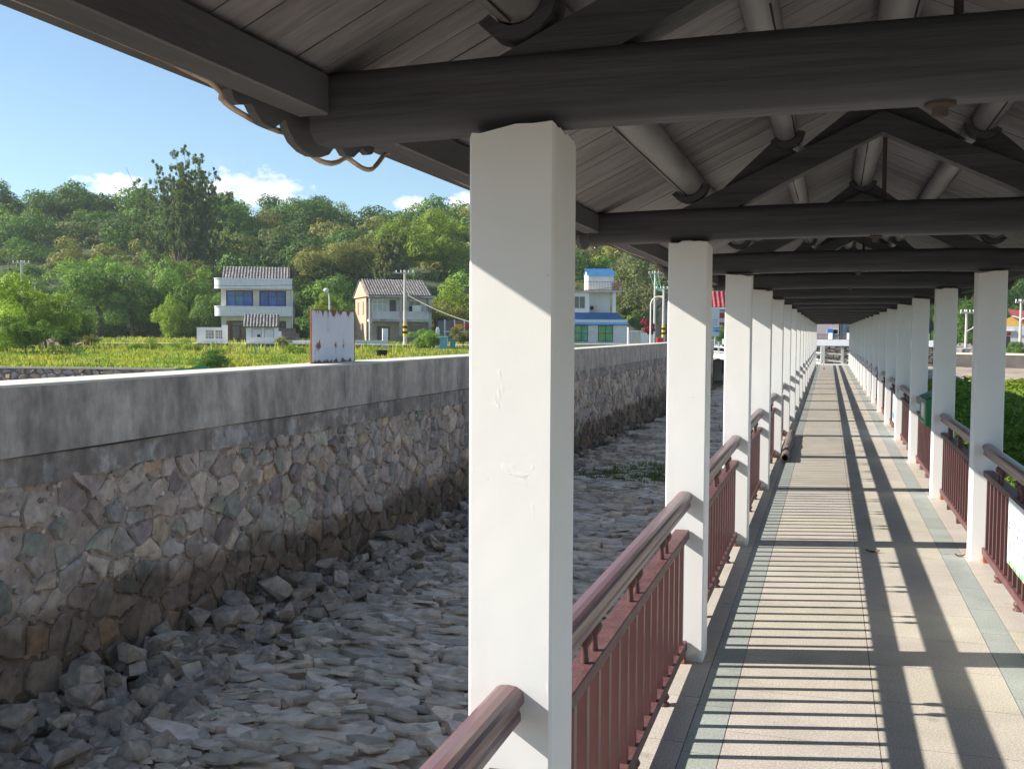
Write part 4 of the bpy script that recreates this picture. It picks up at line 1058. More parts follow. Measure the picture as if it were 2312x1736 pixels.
# ------------------------------------------------------------------ houses of the far bank
def hframe(name, label, cat, xl, xr, d, phi, zg=ZF, yl=719):
    O = at_d(xl, 719, d); v_ = Vector((O.x, O.y)).normalized(); u = Vector((v_.y, -v_.x))
    a = R(phi); u = Vector((u.x*math.cos(a)-u.y*math.sin(a), u.x*math.sin(a)+u.y*math.cos(a)))
    lo, hi = .1, 60.
    for _ in range(40):
        mdl = (lo+hi)/2
        if proj((O.x+u.x*mdl, O.y+u.y*mdl, 1.9))[0] < xr: lo = mdl
        else: hi = mdl
    return thing(name, label, cat, (O.x, O.y, zg), math.atan2(u.y, u.x)), lo
def part(parent, name, mat, boxes, bev=0.):
    mb = MB()
    for a, b in boxes: mb.box(a, b, bev=bev)
    return mb.build(name, mat, parent)
def tiled_slope(parent, name, mat, x0, x1, ya, za, yb, zb, pitch=.27, amp=.035, seed=1, pieces=9):
    """corrugated tile field from eave (ya, za) to ridge (yb, zb)"""
    rd_ = random.Random(seed); mb = MB(); n = int((x1-x0)/pitch); sub = 4; L_ = math.hypot(yb-ya, zb-za); ny_, nz_ = -(zb-za)/L_, (yb-ya)/L_
    if nz_ < 0: ny_, nz_ = -ny_, -nz_
    for i in range(n):
        xa = x0+(x1-x0)*i/n; w_ = (x1-x0)/n
        for j in range(pieces):
            t0, t1 = j/pieces, (j+1)/pieces; tt = rd_.uniform(.75, 1.2); col = (tt, tt*.98, tt*.95); jx = rd_.uniform(-.015, .015); lift = rd_.uniform(.0, .02)
            vs = []
            for t, lf in ((t0, .022), (t1, 0.)):
                y = ya+(yb-ya)*t; z = za+(zb-za)*t
                for q in range(sub+1):
                    h_ = amp*abs(math.sin(math.pi*q/sub))+lf+lift; vs.append((xa+jx+w_*.62*q/sub, y+ny_*h_, z+nz_*h_))
            mb.add(vs, [(q, q+1, sub+2+q, sub+1+q) for q in range(sub)], col)
    vs = [(x0, ya, za), (x1, ya, za), (x1, yb, zb), (x0, yb, zb)]
    vs += [(x, y-ny_*.10, z-nz_*.10) for x, y, z in vs]
    mb.add(vs, [(0, 1, 2, 3), (7, 6, 5, 4), (0, 4, 5, 1), (1, 5, 6, 2), (2, 6, 7, 3), (3, 7, 4, 0)], (.55, .52, .5))
    return mb.build(name, mat, parent)
def window(parent, x0, x1, z0, z1, y, fm, pm, nx=2, nz=1, fw_=.06, name='window', depth=.05, trans=None):
    b = [((x0, y-depth, z0), (x0+fw_, y, z1)), ((x1-fw_, y-depth, z0), (x1, y, z1)), ((x0+fw_+.001, y-depth, z0), (x1-fw_-.001, y, z0+fw_)), ((x0+fw_+.001, y-depth, z1-fw_), (x1-fw_-.001, y, z1))]
    for i in range(1, nx): xx = x0+(x1-x0)*i/nx; b.append(((xx-fw_/2, y-depth*.8, z0+fw_+.001), (xx+fw_/2, y, z1-fw_-.001)))
    if trans: b.append(((x0+fw_+.001, y-depth*.9, trans-.03), (x1-fw_-.001, y-.001, trans+.03)))
    w_ = part(parent, name, fm, b)
    part(w_, 'pane', pm, [((x0+fw_*.5, y-.015, z0+fw_*.5), (x1-fw_*.5, y-.005, z1-fw_*.5))]); return w_
m_whtile = None
def tilegrid(n, l, co, last, b):
    br = n.new('ShaderNodeTexBrick'); br.offset = 0; br.inputs['Scale'].default_value = 1; br.inputs['Brick Width'].default_value = .45; br.inputs['Row Height'].default_value = .22; br.inputs['Mortar Size'].default_value = .012
    br.inputs['Color1'].default_value = (1, 1, 1, 1); br.inputs['Color2'].default_value = (.94, .95, .97, 1); br.inputs['Mortar'].default_value = (.75, .75, .76, 1)
    sp = n.new('ShaderNodeSeparateXYZ'); l.new(co.outputs['Object'], sp.inputs[0]); cb = n.new('ShaderNodeCombineXYZ'); l.new(sp.outputs['X'], cb.inputs['X']); l.new(sp.outputs['Z'], cb.inputs['Y']); l.new(cb.outputs[0], br.inputs['Vector'])
    m_ = n.new('ShaderNodeVectorMath'); m_.operation = 'MULTIPLY'; l.new(last, m_.inputs[0]); l.new(br.outputs['Color'], m_.inputs[1]); return m_.outputs[0]
m_wt = M('white_wall_tile', (.74, .75, .77), .4, .06, 2, extra=tilegrid)
m_wp = M('white_limewash', (.80, .80, .80), .85, .06, 1.2, c2=(.62, .61, .59), thr=(.58, .75))
m_cream = M('cream_render', (.60, .59, .56), .85, .1, 1.2, c2=(.45, .42, .38), thr=(.55, .72))
m_tileroof = M('old_grey_roof_tile', (.25, .24, .235), .9, .3, 4, attr=True, c2=(.36, .32, .30), thr=(.55, .65))
m_red = M('dark_red_wood', (.16, .05, .035), .6, .25, 4)
m_blue = M('blue_glass', (.045, .12, .48), .25, .35, 1.2, c2=(.03, .16, .24), thr=(.42, .55), spec=.5)
m_glass = M('dark_window_glass', (.03, .045, .055), .1, .4, 1.5, spec=.8)
m_curt = M('pale_curtained_glass', (.30, .40, .38), .3, .15, 2, spec=.6)
m_brick = M('orange_brick', (.54, .36, .24), .9, .2, 3, c2=(.42, .36, .30), thr=(.5, .62))
m_obrick = M('weathered_brick', (.27, .19, .15), .9, .35, 3, c2=(.34, .30, .27), thr=(.48, .6))
m_oldr = M('weathered_grey_render', (.42, .40, .385), .9, .25, 1.4, c2=(.20, .19, .18), thr=(.50, .62))
m_beige = M('beige_render', (.42, .36, .30), .9, .15, 1.5, c2=(.30, .27, .24), thr=(.5, .65))
m_dark = M('dark_opening', (.02, .02, .02), .9, .2, 3)

# white tiled two storey house
h, w_ = hframe('white_house', 'two storey white tiled house with blue windows and old grey tile roof', 'house', 478, 629, 92, -4)
part(h, 'wall', m_cream, [((0, .02, -.2), (.45, 8.6, 5.55)), ((w_-.45, .02, -.2), (w_, 8.6, 5.55)), ((.451, 8.3, -.2), (w_-.451, 8.6, 5.55)), ((.451, .021, 2.30), (w_-.451, .3, 2.76)), ((.451, .021, 5.08), (w_-.451, .3, 5.54)), ((w_/2-.28, .022, 2.77), (w_/2+.28, .5, 5.07)), ((.451, .6, 2.765), (w_-.451, 8.29, 2.9)), ((.46, .61, 5.545), (w_-.46, 8.29, 5.6))])
def balcony(z0, z1, nm):
    mb = MB(); x0, x1 = -.55, w_+.12; r = .75; pts = [(x1, .0), (x1, -.95)]
    for i in range(9): a = R(90*i/8); pts.append((x0+r-r*math.sin(a), -.95+r-r*math.cos(a)))
    pts += [(x0, .0)]
    pts = pts[::-1]; mb.prism([(a, b) for a, b in pts], (0, 0, z0), (0, 0, z1), (1, 0, 0), (0, 1, 0)); o = mb.build(nm, m_wt, h)
    mb = MB(); mb.prism([(a+(-.04 if a < 1 else .04), b-(.04 if b < -.1 else 0)) for a, b in pts], (0, 0, z1+.001), (0, 0, z1+.07), (1, 0, 0), (0, 1, 0)); mb.build('rim', m_wp, o)
balcony(2.72, 3.55, 'balcony'); balcony(5.20, 6.08, 'parapet')
for (a, b) in ((.50, w_/2-.33), (w_/2+.33, w_-.50)): window(h, a, b, 3.50, 5.04, .18, m_red, m_blue, 3, name='window', fw_=.07, trans=4.55)
window(h, w_*.80, w_-.5, .9, 2.28, .28, m_red, m_glass, 2)
dr = part(h, 'door', m_red, [((.75, .2, 0), (.95, .28, 2.28)), ((1.60, .2, 0), (1.74, .28, 1.75)), ((2.35, .2, 0), (2.49, .28, 1.75)), ((3.05, .2, 0), (3.2, .28, 2.28)), ((.951, .205, 1.751), (3.049, .28, 1.85)), ((.951, .205, 2.18), (3.049, .28, 2.27)), ((.951, .21, 0), (3.049, .27, .25))])
part(dr, 'pane', m_glass, [((.96, .24, .26), (3.04, .25, 2.17))])
part(h, 'lower_wall', m_obrick, [((.46, .301, 0), (.745, .5, 2.29)), ((3.205, .301, 0), (w_*.8-.005, .5, 2.29))])
tiled_slope(h, 'roof', m_tileroof, .05, w_-.1, .35, 5.95, 3.6, 7.45, seed=3)
tiled_slope(h, 'roof', m_tileroof, .05, w_+.15, 8.9, 5.2, 3.65, 7.45, seed=4)
part(h, 'verge', m_brick, [((w_-.30, .36, 5.61), (w_-.12, 3.4, 6.2)), ((-.0, .36, 5.61), (.14, 3.4, 6.1))])
mb = MB(); mb.add([(w_-.1, .3, 5.6), (w_-.1, 8.6, 5.2), (w_-.1, 3.6, 7.3), (w_-.25, .3, 5.6), (w_-.25, 8.6, 5.2), (w_-.25, 3.6, 7.3)], [(0, 1, 2), (5, 4, 3), (0, 2, 5, 3), (1, 4, 5, 2)]); mb.build('gable', m_oldr, h)
part(h, 'rear_wing', m_oldr, [((w_-.6, 5.2, -.2), (w_+.35, 8.8, 5.15))])
mb = MB(); mb.tube([(w_+.1, -.05, .2), (w_+.1, -.05, 5.2)], .05, 6); mb.build('drainpipe', m_wp, h)

# white courtyard walls and outbuilding in front of it
h, w_ = hframe('courtyard_wall', 'white courtyard wall with two lattice openings left of the folding doors', 'wall', 425, 492, 84, 0)
part(h, 'wall', m_wp, [((0, 0, -.2), (.72, .2, 1.66)), ((.721, 0, -.2), (1.36, .2, .72)), ((.721, 0, 1.42), (1.36, .2, 1.66)), ((1.361, 0, -.2), (1.50, .2, 1.66)), ((1.501, 0, -.2), (2.14, .2, .72)), ((1.501, 0, 1.42), (2.14, .2, 1.66)), ((2.141, 0, -.2), (w_-.45, .2, 1.66)), ((w_-.449, -.03, -.2), (w_, .22, 1.86))])
for xa in (.722, 1.502):
    b = [((xa+.638*i/3-.02, .06, .722), (xa+.638*i/3+.02, .12, 1.418)) for i in (1, 2)]+[((xa, .065, .72+.7*i/3-.02), (xa+.637, .115, .72+.7*i/3+.02)) for i in (1, 2)]
    part(h, 'lattice', m_wp, b)
    part(h, 'back_panel', M('grey_patchy_infill', (.42, .42, .40), .9, .3, 5), [((xa, .15, .722), (xa+.637, .17, 1.418))])
h, w_ = hframe('outhouse', 'small white outhouse with old tile roof and two shuttered openings', 'shed', 541, 600, 83, -3)
part(h, 'wall', m_wp, [((-.35, 0, -.2), (w_, 3.2, 1.75)), ((w_+.001, -.02, -.2), (w_+.30, .2, 1.35))])
mb = MB(); mb.add([(-.34, .01, 1.75), (-.34, 3.19, 1.75), (-.34, 1.6, 2.62), (w_, .01, 1.75), (w_, 3.19, 1.75), (w_, 1.6, 2.62)], [(0, 2, 1), (3, 4, 5), (0, 3, 5, 2), (2, 5, 4, 1)]); mb.build('gable', m_wp, h)
tiled_slope(h, 'roof', m_tileroof, -.55, w_+.1, -.25, 1.72, 1.6, 2.78, seed=8, pitch=.25, pieces=6); tiled_slope(h, 'roof', m_tileroof, -.55, w_+.1, 3.4, 1.72, 1.6, 2.78, seed=9, pieces=5)
for a, b in ((.15, .85), (1.15, 1.85)):
    f = part(h, 'shutter', M('grey_white_shutter', (.60, .62, .63), .6, .08, 3), [((a, -.03, .85), (b, .0, 1.50))]); part(f, 'edge', M('grey_frame', (.30, .31, .31), .7, .1), [((a-.05, -.04, .80), (a-.001, .0, 1.55)), ((b+.001, -.04, .80), (b+.05, 0, 1.55)), ((a, -.04, 1.501), (b, 0, 1.55))])
part(h, 'broken_pane', m_dark, [((.55, -.035, .86), (.80, -.031, 1.08))])
part(thing('brick_ruin', 'patched brick wall stub standing right of the outhouse', 'wall', tuple(at_d(601, 719, 86).xy)+(ZF,), h.rotation_euler.z), 'bricks', m_obrick, [((0, 0, -.2), (1.45, .25, 1.62)), ((1.451, .02, -.2), (1.75, .24, 1.2))])
h, w_ = hframe('garden_wall', 'low white topped brick wall running from the outhouse past the rusty board', 'wall', 603, 838, 82, 1)
part(h, 'coping', m_wp, [((0, -.05, .26), (w_-.45, .2, .62))]); part(h, 'base', m_brick, [((0, 0, -.2), (w_-.45, .15, .259))]); part(h, 'gate_pillar', m_wp, [((w_-.449, -.06, -.2), (w_, .26, 1.62))])

# old two storey brick house
h, w_ = hframe('old_house', 'old two storey brick house with grey tile roof, open gallery and stained balcony', 'house', 798, 932, 90, 11)
part(h, 'wall', m_oldr, [((0, 1.2, -.2), (w_, 6.4, 4.4))])
part(h, 'side_wall', m_brick, [((-.10, 1.0, -.2), (-.001, 6.4, 4.5))])
mb = MB(); mb.add([(-.05, .0, 4.5), (-.05, 6.5, 4.5), (-.05, 3.2, 6.02), (-.25, .0, 4.5), (-.25, 6.5, 4.5), (-.25, 3.2, 6.02)], [(0, 1, 2), (5, 4, 3), (0, 2, 5, 3), (1, 4, 5, 2), (0, 3, 4, 1)]); mb.build('gable', m_brick, h)
part(h, 'side_window', M('recess_brown', (.24, .17, .12), .9, .2), [((-.13, 2.1, 2.9), (-.101, 2.6, 4.1)), ((-.13, 4.6, 2.9), (-.101, 5.1, 4.1))])
part(h, 'front_wall', m_beige, [((.25, .9, -.2), (w_-.25, 1.19, 2.20))]); part(h, 'upper_wall', m_cream, [((.25, .95, 2.9), (w_-.25, 1.19, 4.4))])
for k_, xx in enumerate((0, w_*.48, w_-.26)):
    part(h, 'pillar', m_oldr, [((xx, -.02, -.2), (xx+.26, .25, 4.42))])
part(h, 'floor_slab', m_oldr, [((-.02, -.05, 2.25), (w_+.02, .899, 2.47))])
part(h, 'balcony_panel', M('stained_white_panel', (.60, .57, .59), .85, .15, 1.5, c2=(.40, .38, .37), thr=(.55, .68)), [((.261, .0, 2.48), (w_*.48-.001, .12, 3.20)), ((w_*.48+.261, .0, 2.48), (w_-.261, .12, 3.20))])
part(h, 'eave_slab', m_oldr, [((-.1, -.22, 4.421), (w_+.28, 1.0, 4.60))])
tiled_slope(h, 'roof', m_tileroof, -.12, w_+.05, -.15, 4.64, 3.2, 6.18, seed=14, pitch=.24, pieces=12); tiled_slope(h, 'roof', m_tileroof, -.3, w_+.1, 6.8, 4.6, 3.2, 6.18, seed=15)
part(h, 'verge', m_beige, [])if False else None
m_wf = M('white_window_frame', (.66, .67, .66), .6, .06)
window(h, .42, 1.85, 3.0, 4.25, .949, m_wf, m_curt, 3, trans=3.85)
window(h, w_*.48+1.05, w_-.75, 2.95, 4.22, .949, m_wf, m_glass, 2, trans=3.75)
part(h, 'door', M('blue_grey_door', (.10, .105, .14), .6, .1), [((2.05, .90, 2.50), (2.62, .948, 4.22))]); part(h, 'door', M('ochre_door', (.30, .19, .07), .6, .15), [((w_*.48+.30, .90, 2.50), (w_*.48+.72, .948, 4.22))])
part(h, 'white_board', m_wf, [((w_*.48+1.2, .02, 3.21), (w_*.48+2.0, .06, 3.75))])
window(h, .85, 2.05, .55, 1.85, .899, M('brown_frame', (.20, .14, .12), .8, .2), M('brown_curtain_glass', (.12, .085, .08), .4, .3, 3), 3)
part(h, 'doorway', m_dark, [((w_*.48+.35, .87, -.1), (w_*.48+.80, .899, 1.75))]); part(h, 'shop_shutter', M('grey_roller_shutter', (.23, .23, .22), .7, .2, 2), [((w_*.48+1.2, .87, .3), (w_-.6, .899, 1.9))])
mb = MB(); mb.tube([(.0, -.1, -.1), (.0, -.1, 2.3)], .06, 6); mb.build('drainpipe', m_wp, h)

# rusty board fixed on the canal wall
t = thing('rusty_board', 'white painted metal board streaked with rust standing on top of the canal wall', 'board', (-7.86, 14.26, 1.38), 0)
def rustx(n, l, co, last, b):
    sp = n.new('ShaderNodeSeparateXYZ'); l.new(co.outputs['Object'], sp.inputs[0])
    mp = n.new('ShaderNodeMapping'); mp.inputs['Scale'].default_value = (1, 2.2, 1.0); l.new(co.outputs['Object'], mp.inputs['Vector'])
    a = n.new('ShaderNodeTexNoise'); a.inputs['Scale'].default_value = 2.6; a.inputs['Detail'].default_value = 6; a.inputs['Roughness'].default_value = .6; l.new(mp.outputs[0], a.inputs['Vector'])
    # stronger near top and bottom edges, and in one streak band in the lower half
    def band(c, wd, amp):
        d_ = n.new('ShaderNodeMath'); d_.operation = 'SUBTRACT'; l.new(sp.outputs['Z'], d_.inputs[0]); d_.inputs[1].default_value = c
        q = n.new('ShaderNodeMath'); q.operation = 'ABSOLUTE'; l.new(d_.outputs[0], q.inputs[0])
        r_ = n.new('ShaderNodeMapRange'); r_.inputs['From Min'].default_value = 0; r_.inputs['From Max'].default_value = wd; r_.inputs['To Min'].default_value = amp; r_.inputs['To Max'].default_value = 0; l.new(q.outputs[0], r_.inputs['Value']); return r_.outputs[0]
    s1 = n.new('ShaderNodeMath'); s1.operation = 'ADD'; l.new(band(.85, .16, .24), s1.inputs[0]); l.new(band(0., .09, .30), s1.inputs[1])
    s2 = n.new('ShaderNodeMath'); s2.operation = 'ADD'; l.new(s1.outputs[0], s2.inputs[0]); l.new(band(.28, .14, .13), s2.inputs[1])
    s3 = n.new('ShaderNodeMath'); s3.operation = 'ADD'; l.new(s2.outputs[0], s3.inputs[0]); l.new(a.outputs['Fac'], s3.inputs[1])
    r = n.new('ShaderNodeMapRange'); r.inputs['From Min'].default_value = .68; r.inputs['From Max'].default_value = .74; l.new(s3.outputs[0], r.inputs['Value'])
    r5 = n.new('ShaderNodeMapRange'); r5.inputs['From Min'].default_value = .60; r5.inputs['From Max'].default_value = .72; r5.inputs['To Max'].default_value = .4; l.new(s3.outputs[0], r5.inputs['Value'])
    m0 = n.new('ShaderNodeMix'); m0.data_type = 'RGBA'; l.new(r5.outputs[0], m0.inputs['Factor']); l.new(last, m0.inputs[6]); m0.inputs[7].default_value = (.55, .36, .22, 1)
    mx_ = n.new('ShaderNodeMix'); mx_.data_type = 'RGBA'; l.new(r.outputs[0], mx_.inputs['Factor']); l.new(m0.outputs[2], mx_.inputs[6]); mx_.inputs[7].default_value = (.17, .06, .03, 1); return mx_.outputs[2]
part(t, 'panel', M('rusting_white_sheet', (.70, .71, .74), .5, .05, 2, extra=rustx), [((0, .02, 0), (.016, 1.52, .85))])
part(t, 'frame', m_rust, [((-.006, .004, 0), (.020, .019, .855)), ((-.006, 1.521, 0), (.020, 1.54, .855)), ((-.006, .0195, .851), (.020, 1.5205, .865)), ((-.006, .0195, -.02), (.020, 1.5205, -.001))])

# ------------------------------------------------------------------ poles, lamps, small things on the far bank
m_pole = M('pale_concrete_pole', (.52, .49, .44), .85, .12, 2)
m_lampw = M('white_lamp_metal', (.75, .76, .76), .4, .03)
def power_pole(x, ytop, ybase, d, label, r=.13, arms=1, marks=False, zb=None, lamp=False):
    p = at_d(x, 719, d); z0 = ZF if zb is None else zb; zt = zat(ytop, d); t = thing('power_pole', label, 'utility pole', (p.x, p.y, z0), YAW); H_ = zt-z0
    mb = MB(); mb.tube([(0, 0, -.2), (0, 0, H_)], r, 10, rs=[r*1.15, r*.75]); mb.build('pole', m_pole, t)
    for k in range(arms):
        zz = H_-.25-k*.9; aw = .75 if r > .12 else .5; part(t, 'crossarm', m_pole, [((-aw, -.05-r, zz-.05), (aw, .05-r, zz+.05))])
        for xx in (-aw*.9, -aw*.4, aw*.4, aw*.9):
            mb = MB(); mb.lathe([(.03, 0), (.06, .05), (.04, .09), (.06, .13), (.03, .18)], (xx, -r, zz+.051), 8); mb.build('insulator', m_lampw, t)
    if marks:
        for k in range(3): mb = MB(); mb.tube([(0, 0, 1.0+k*.42), (0, 0, 1.21+k*.42)], r*1.22, 10, cap=False); mb.build('yellow_band', M('yellow_paint', (.75, .50, .03), .6, .05), t)
        for k in range(2): mb = MB(); mb.tube([(0, 0, 1.215+k*.42), (0, 0, 1.415+k*.42)], r*1.215, 10, cap=False); mb.build('black_band', m_dark, t)
    if lamp:
        mb = MB(); mb.tube([(0, -r, H_-1.6), (.5, -r-.1, H_-1.3)], .03, 6); mb.build('bracket', m_lampw, t); mb = MB(); mb.lathe([(.05, -.12), (.22, -.08), (.24, .0), (.14, .1), (.04, .12)], (.62, -r-.1, H_-1.28), 10); mb.build('lamp_head', m_lampw, t)
    return t
def street_lamp(x, ytop, d, label, striped=False, zb=None, arm=.35, bow=False, side=-1):
    p = at_d(x, 719, d); z0 = ZF if zb is None else zb; H_ = zat(ytop, d)-z0; t = thing('street_lamp', label, 'street lamp', (p.x, p.y, z0), YAW)
    mb = MB(); pts = [(0, 0, -.1), (0, 0, H_-.9)]
    if bow:
        for i in range(1, 7): a = R(90*i/6); pts.append((side*-(1-math.cos(a))*.7, 0, H_-.9+math.sin(a)*.8))
    else: pts += [(side*.05, 0, H_-.4), (side*.18, 0, H_-.12)]
    mb.tube(pts, .06, 8, rs=[.08]+[.055]*(len(pts)-1)); mb.build('pole', m_lampw, t)
    e = pts[-1]; mb = MB(); q = []
    if bow: mb.tube([(e[0], 0, e[2]), (e[0]+(.45 if e[0] > 0 else -.45), 0, e[2]-.06)], .1, 8, rs=[.07, .12])
    else: mb.lathe([(.04, -.16), (.17, -.12), (.22, 0.02), (.14, .14), (.03, .16)], (e[0]+side*.08, 0, e[2]+.05), 10)
    mb.build('lamp_head', m_lampw, t)
    if striped:
        mb = MB()
        for k in range(3): mb.tube([(0, 0, .35+k*.6), (0, 0, .65+k*.6)], .09, 8, cap=False)
        mb.build('red_band', M('red_paint', (.55, .08, .07), .6, .05), t); mb = MB()
        for k in range(3): mb.tube([(0, 0, .05+k*.6), (0, 0, .345+k*.6)], .088, 8, cap=False)
        mb.build('white_band', m_lampw, t)
    return t
power_pole(50, 571, 690, 88, 'concrete power pole rising behind the yellow green tree at the left edge')
power_pole(875, 588, 755, 81, 'tall concrete power pole with yellow and black marking before the old brick house', .14, 1, True)
street_lamp(79, 618, 74, 'white street lamp with red and white striped base at the left edge of the field', True)
street_lamp(712, 630, 80, 'slim white street lamp seen above the rusty board')
# cables
def cable(name, label, a, b, sag, r=.012, mat=None, n=14):
    a, b = Vector(a), Vector(b); mb = MB(); mb.tube([a.lerp(b, i/n)-Vector((0, 0, sag*4*(i/n)*(1-i/n))) for i in range(n+1)], r, 4); return tag(mb.build(name, mat or M('black_cable', (.03, .03, .03), .6, .05)), label, 'cable')
cable('overhead_cable', 'thin overhead cable strung from the left power pole across the white house', at_d(50, 576, 88), at_d(875, 596, 81), 1.2, .018)
cable('overhead_cable', 'thin overhead cable running from the left power pole out of the picture', at_d(-300, 585, 84), at_d(50, 576, 88), .6, .018)
cable('overhead_cable', 'thin overhead cable running right from the marked power pole behind the column', at_d(875, 596, 81), at_d(1413, 600, 110), 1.5, .018)
cable('stay_cable', 'pale sagging cable slanting down right from the marked power pole', at_d(875, 634, 81), at_d(1060, 706, 78), .35, .035, M('pale_cable', (.55, .52, .46), .6, .05))
# small tree, bins, barrel, cloth
single(918, 708, 78, 1.45, 'mid', 'small rounded green tree with several stems in front of the old brick house', .85, zg=ZF, name='small_tree')
single(930, 716, 76.5, 1.1, 'mid', 'small green tree close behind the blue bin', .8, zg=ZF, name='small_tree')
def bin_(x, d, label, col, s_=1.):
    p = at_d(x, 719, d); t = thing('bin', label, 'bin', (p.x, p.y, ZF), YAW); mt = M('bin_%d' % x, col, .5, .08)
    mb = MB(); mb.prism([(-.24*s_, -.26*s_), (.24*s_, -.26*s_), (.24*s_, .26*s_), (-.24*s_, .26*s_)], (0, 0, .06), (0, 0, .95*s_), (1, 0, 0), (0, 1, 0)); mb.build('body', mt, t)
    part(t, 'lid', mt, [((-.29*s_, -.31*s_, .951*s_), (.29*s_, .31*s_, 1.03*s_))], .01); mb = MB()
    for yy in (-.2, .2): mb.tube([(yy*s_, .3*s_, .08), (yy*s_*1.1, .3*s_, .08)], .08, 8)
    mb.build('wheel', m_dark, t)
bin_(958, 70, 'pale blue wheeled bin on the grass by the canal wall', (.16, .42, .50)); bin_(978, 76, 'small teal bin behind the pale blue bin', (.10, .34, .32), .8)
p = at_z(825, 775, ZF); t = thing('black_tub', 'black plastic tub lying on the grass behind the canal wall', 'tub', (p.x, p.y, ZF)); mb = MB(); mb.lathe([(.22, 0), (.30, .42), (.32, .44), (.29, .44), (.2, .03)], (0, 0, 0), 12); mb.build('tub', M('black_plastic', (.02, .02, .02), .5, .1), t)
p = at_d(395, 796, 32); mb = MB(); n = 9
vs = [(p.x-1.0+2.0*i/n+.1*mnoise.noise(Vector((i, j, 0))), p.y-.25+.12*j, ZF+.02+.30*(i/n)+.10*mnoise.noise(Vector((i*.7, j*.9, 3)))-.05*j) for j in range(4) for i in range(n+1)]
mb.add(vs, [(j*(n+1)+i, j*(n+1)+i+1, (j+1)*(n+1)+i+1, (j+1)*(n+1)+i) for j in range(3) for i in range(n)], smooth=True); tag(mb.build('green_netting', M('green_net', (.02, .20, .12), .8, .2, 8)), 'crumpled green netting on the low field wall', 'netting')
mb = MB(); rd = random.Random(4); cx, cy = hp2(120, 76)       # dirt mound
for i in range(260):
    a = rd.uniform(0, 6.28); r_ = rd.random()**.6; x, y = cx+math.cos(a)*r_*3.2, cy+math.sin(a)*r_*1.6; zz = ZF+.75*(1-r_)*1.0; s_ = rd.uniform(.12, .38); t_ = rd.uniform(.8, 1.3)
    P = [(x+rd.uniform(.7, 1)*s_*a1, y+rd.uniform(.7, 1)*s_*b1, zz-.1+rd.uniform(.5, 1)*s_*c1*.8) for a1 in (-1, 1) for b1 in (-1, 1) for c1 in (-1, 1)]
    mb.add(P, [(0, 1, 3, 2), (4, 6, 7, 5), (0, 4, 5, 1), (2, 3, 7, 6), (0, 2, 6, 4), (1, 5, 7, 3)], (t_, t_*.93, t_*.88))
tag(mb.build('dirt_mound', M('pinkish_spoil', (.34, .27, .23), .95, .3, 4, attr=True)), 'heap of pinkish soil and rubble beside the striped lamp', 'mound', kind='stuff')

# ------------------------------------------------------------------ blue roofed house and its neighbours
def blueroof(n, l, co, last, b):
    w1 = n.new('ShaderNodeTexWave'); w1.wave_type = 'BANDS'; w1.bands_direction = 'X'; w1.inputs['Scale'].default_value = 2.2; l.new(co.outputs['Object'], w1.inputs['Vector'])
    bp = n.new('ShaderNodeBump'); bp.inputs['Strength'].default_value = .8; bp.inputs['Distance'].default_value = .04; l.new(w1.outputs['Fac'], bp.inputs['Height']); l.new(bp.outputs[0], b.inputs['Normal']); return last
m_bluer = M('blue_ribbed_roof', (.035, .16, .36), .45, .12, 1.5, extra=blueroof)
m_scene = M('painted_green_pane', (.20, .42, .10), .3, .3, 1.2, c2=(.10, .40, .26), thr=(.45, .55))
h, w_ = hframe('blue_roof_house', 'white house with blue ribbed roofs, rooftop terrace and green painted windows', 'house', 1130, 1355, 108, 6)
k_ = lambda x: None
# map display columns to local x by bisection along the front
def lx(o, x):
    a = o.rotation_euler.z; u = Vector((math.cos(a), math.sin(a))); lo, hi = -20., 60.
    for _ in range(40):
        mdl = (lo+hi)/2
        if proj((o.location.x+u.x*mdl, o.location.y+u.y*mdl, 1.9))[0] < x: lo = mdl
        else: hi = mdl
    return lo
def lz(o, x, y): return zat(y, (at_d(x, 719, 1).xy.normalized().dot(Vector((0, 1))) and 1) and 108)-o.location.z
part(h, 'wall', m_wp, [((0, 0, -.3), (w_, 4.5, 2.75))])
z1 = zat(702, 108)-ZF; z2 = zat(677, 110)-ZF
mb = MB(); xr_ = lx(h, 1338)
mb.add([(-.2, -.25, z1), (w_+.15, -.25, z1), (xr_, 1.6, z2), (-.2, 1.6, z2), (-.2, -.25, z1-.09), (w_+.15, -.25, z1-.09), (w_+.15, 3.2, z1), (w_+.15, 3.2, z1-.09)], [(0, 1, 2, 3), (4, 5, 1, 0), (1, 6, 2), (5, 7, 6, 1)]); mb.build('roof', m_bluer, h)
m_bf = M('black_window_frame', (.03, .03, .03), .5, .05)
for a, b in ((1190, 1222), (1241, 1270), (1292, 1324)): window(h, lx(h, a), lx(h, b), zat(740, 108)-ZF, zat(704.5, 108)-ZF, -.001, m_bf, m_scene, 2, trans=zat(722, 108)-ZF)
zt = zat(634, 110)-ZF
part(h, 'upper_storey', m_wp, [((.2, 1.61, 2.76), (lx(h, 1278), 6, zt)), ((lx(h, 1278)+.001, 3.2, 2.76), (lx(h, 1330), 6, zt)), ((lx(h, 1329), 1.62, 2.76), (lx(h, 1336), 2.1, zt))])
part(h, 'terrace_slab', M('stained_slab', (.52, .46, .38), .85, .2, 2), [((0, 1.2, zt+.001), (lx(h, 1347), 6.3, zt+.22))])
for a, b in ((1180, 1215), (1243, 1269)): window(h, lx(h, a), lx(h, b), zat(669, 110)-ZF, zat(642, 110)-ZF, 1.605, m_wf, m_glass, 2)
sx0, sx1 = lx(h, 1277), lx(h, 1333); zb_ = zt+.221; ze = zat(597, 111)-ZF; zr = zat(584, 112)-ZF
part(h, 'rooftop_shed', m_wp, [((sx0, 2.2, zb_), (sx1, 4.8, ze))])
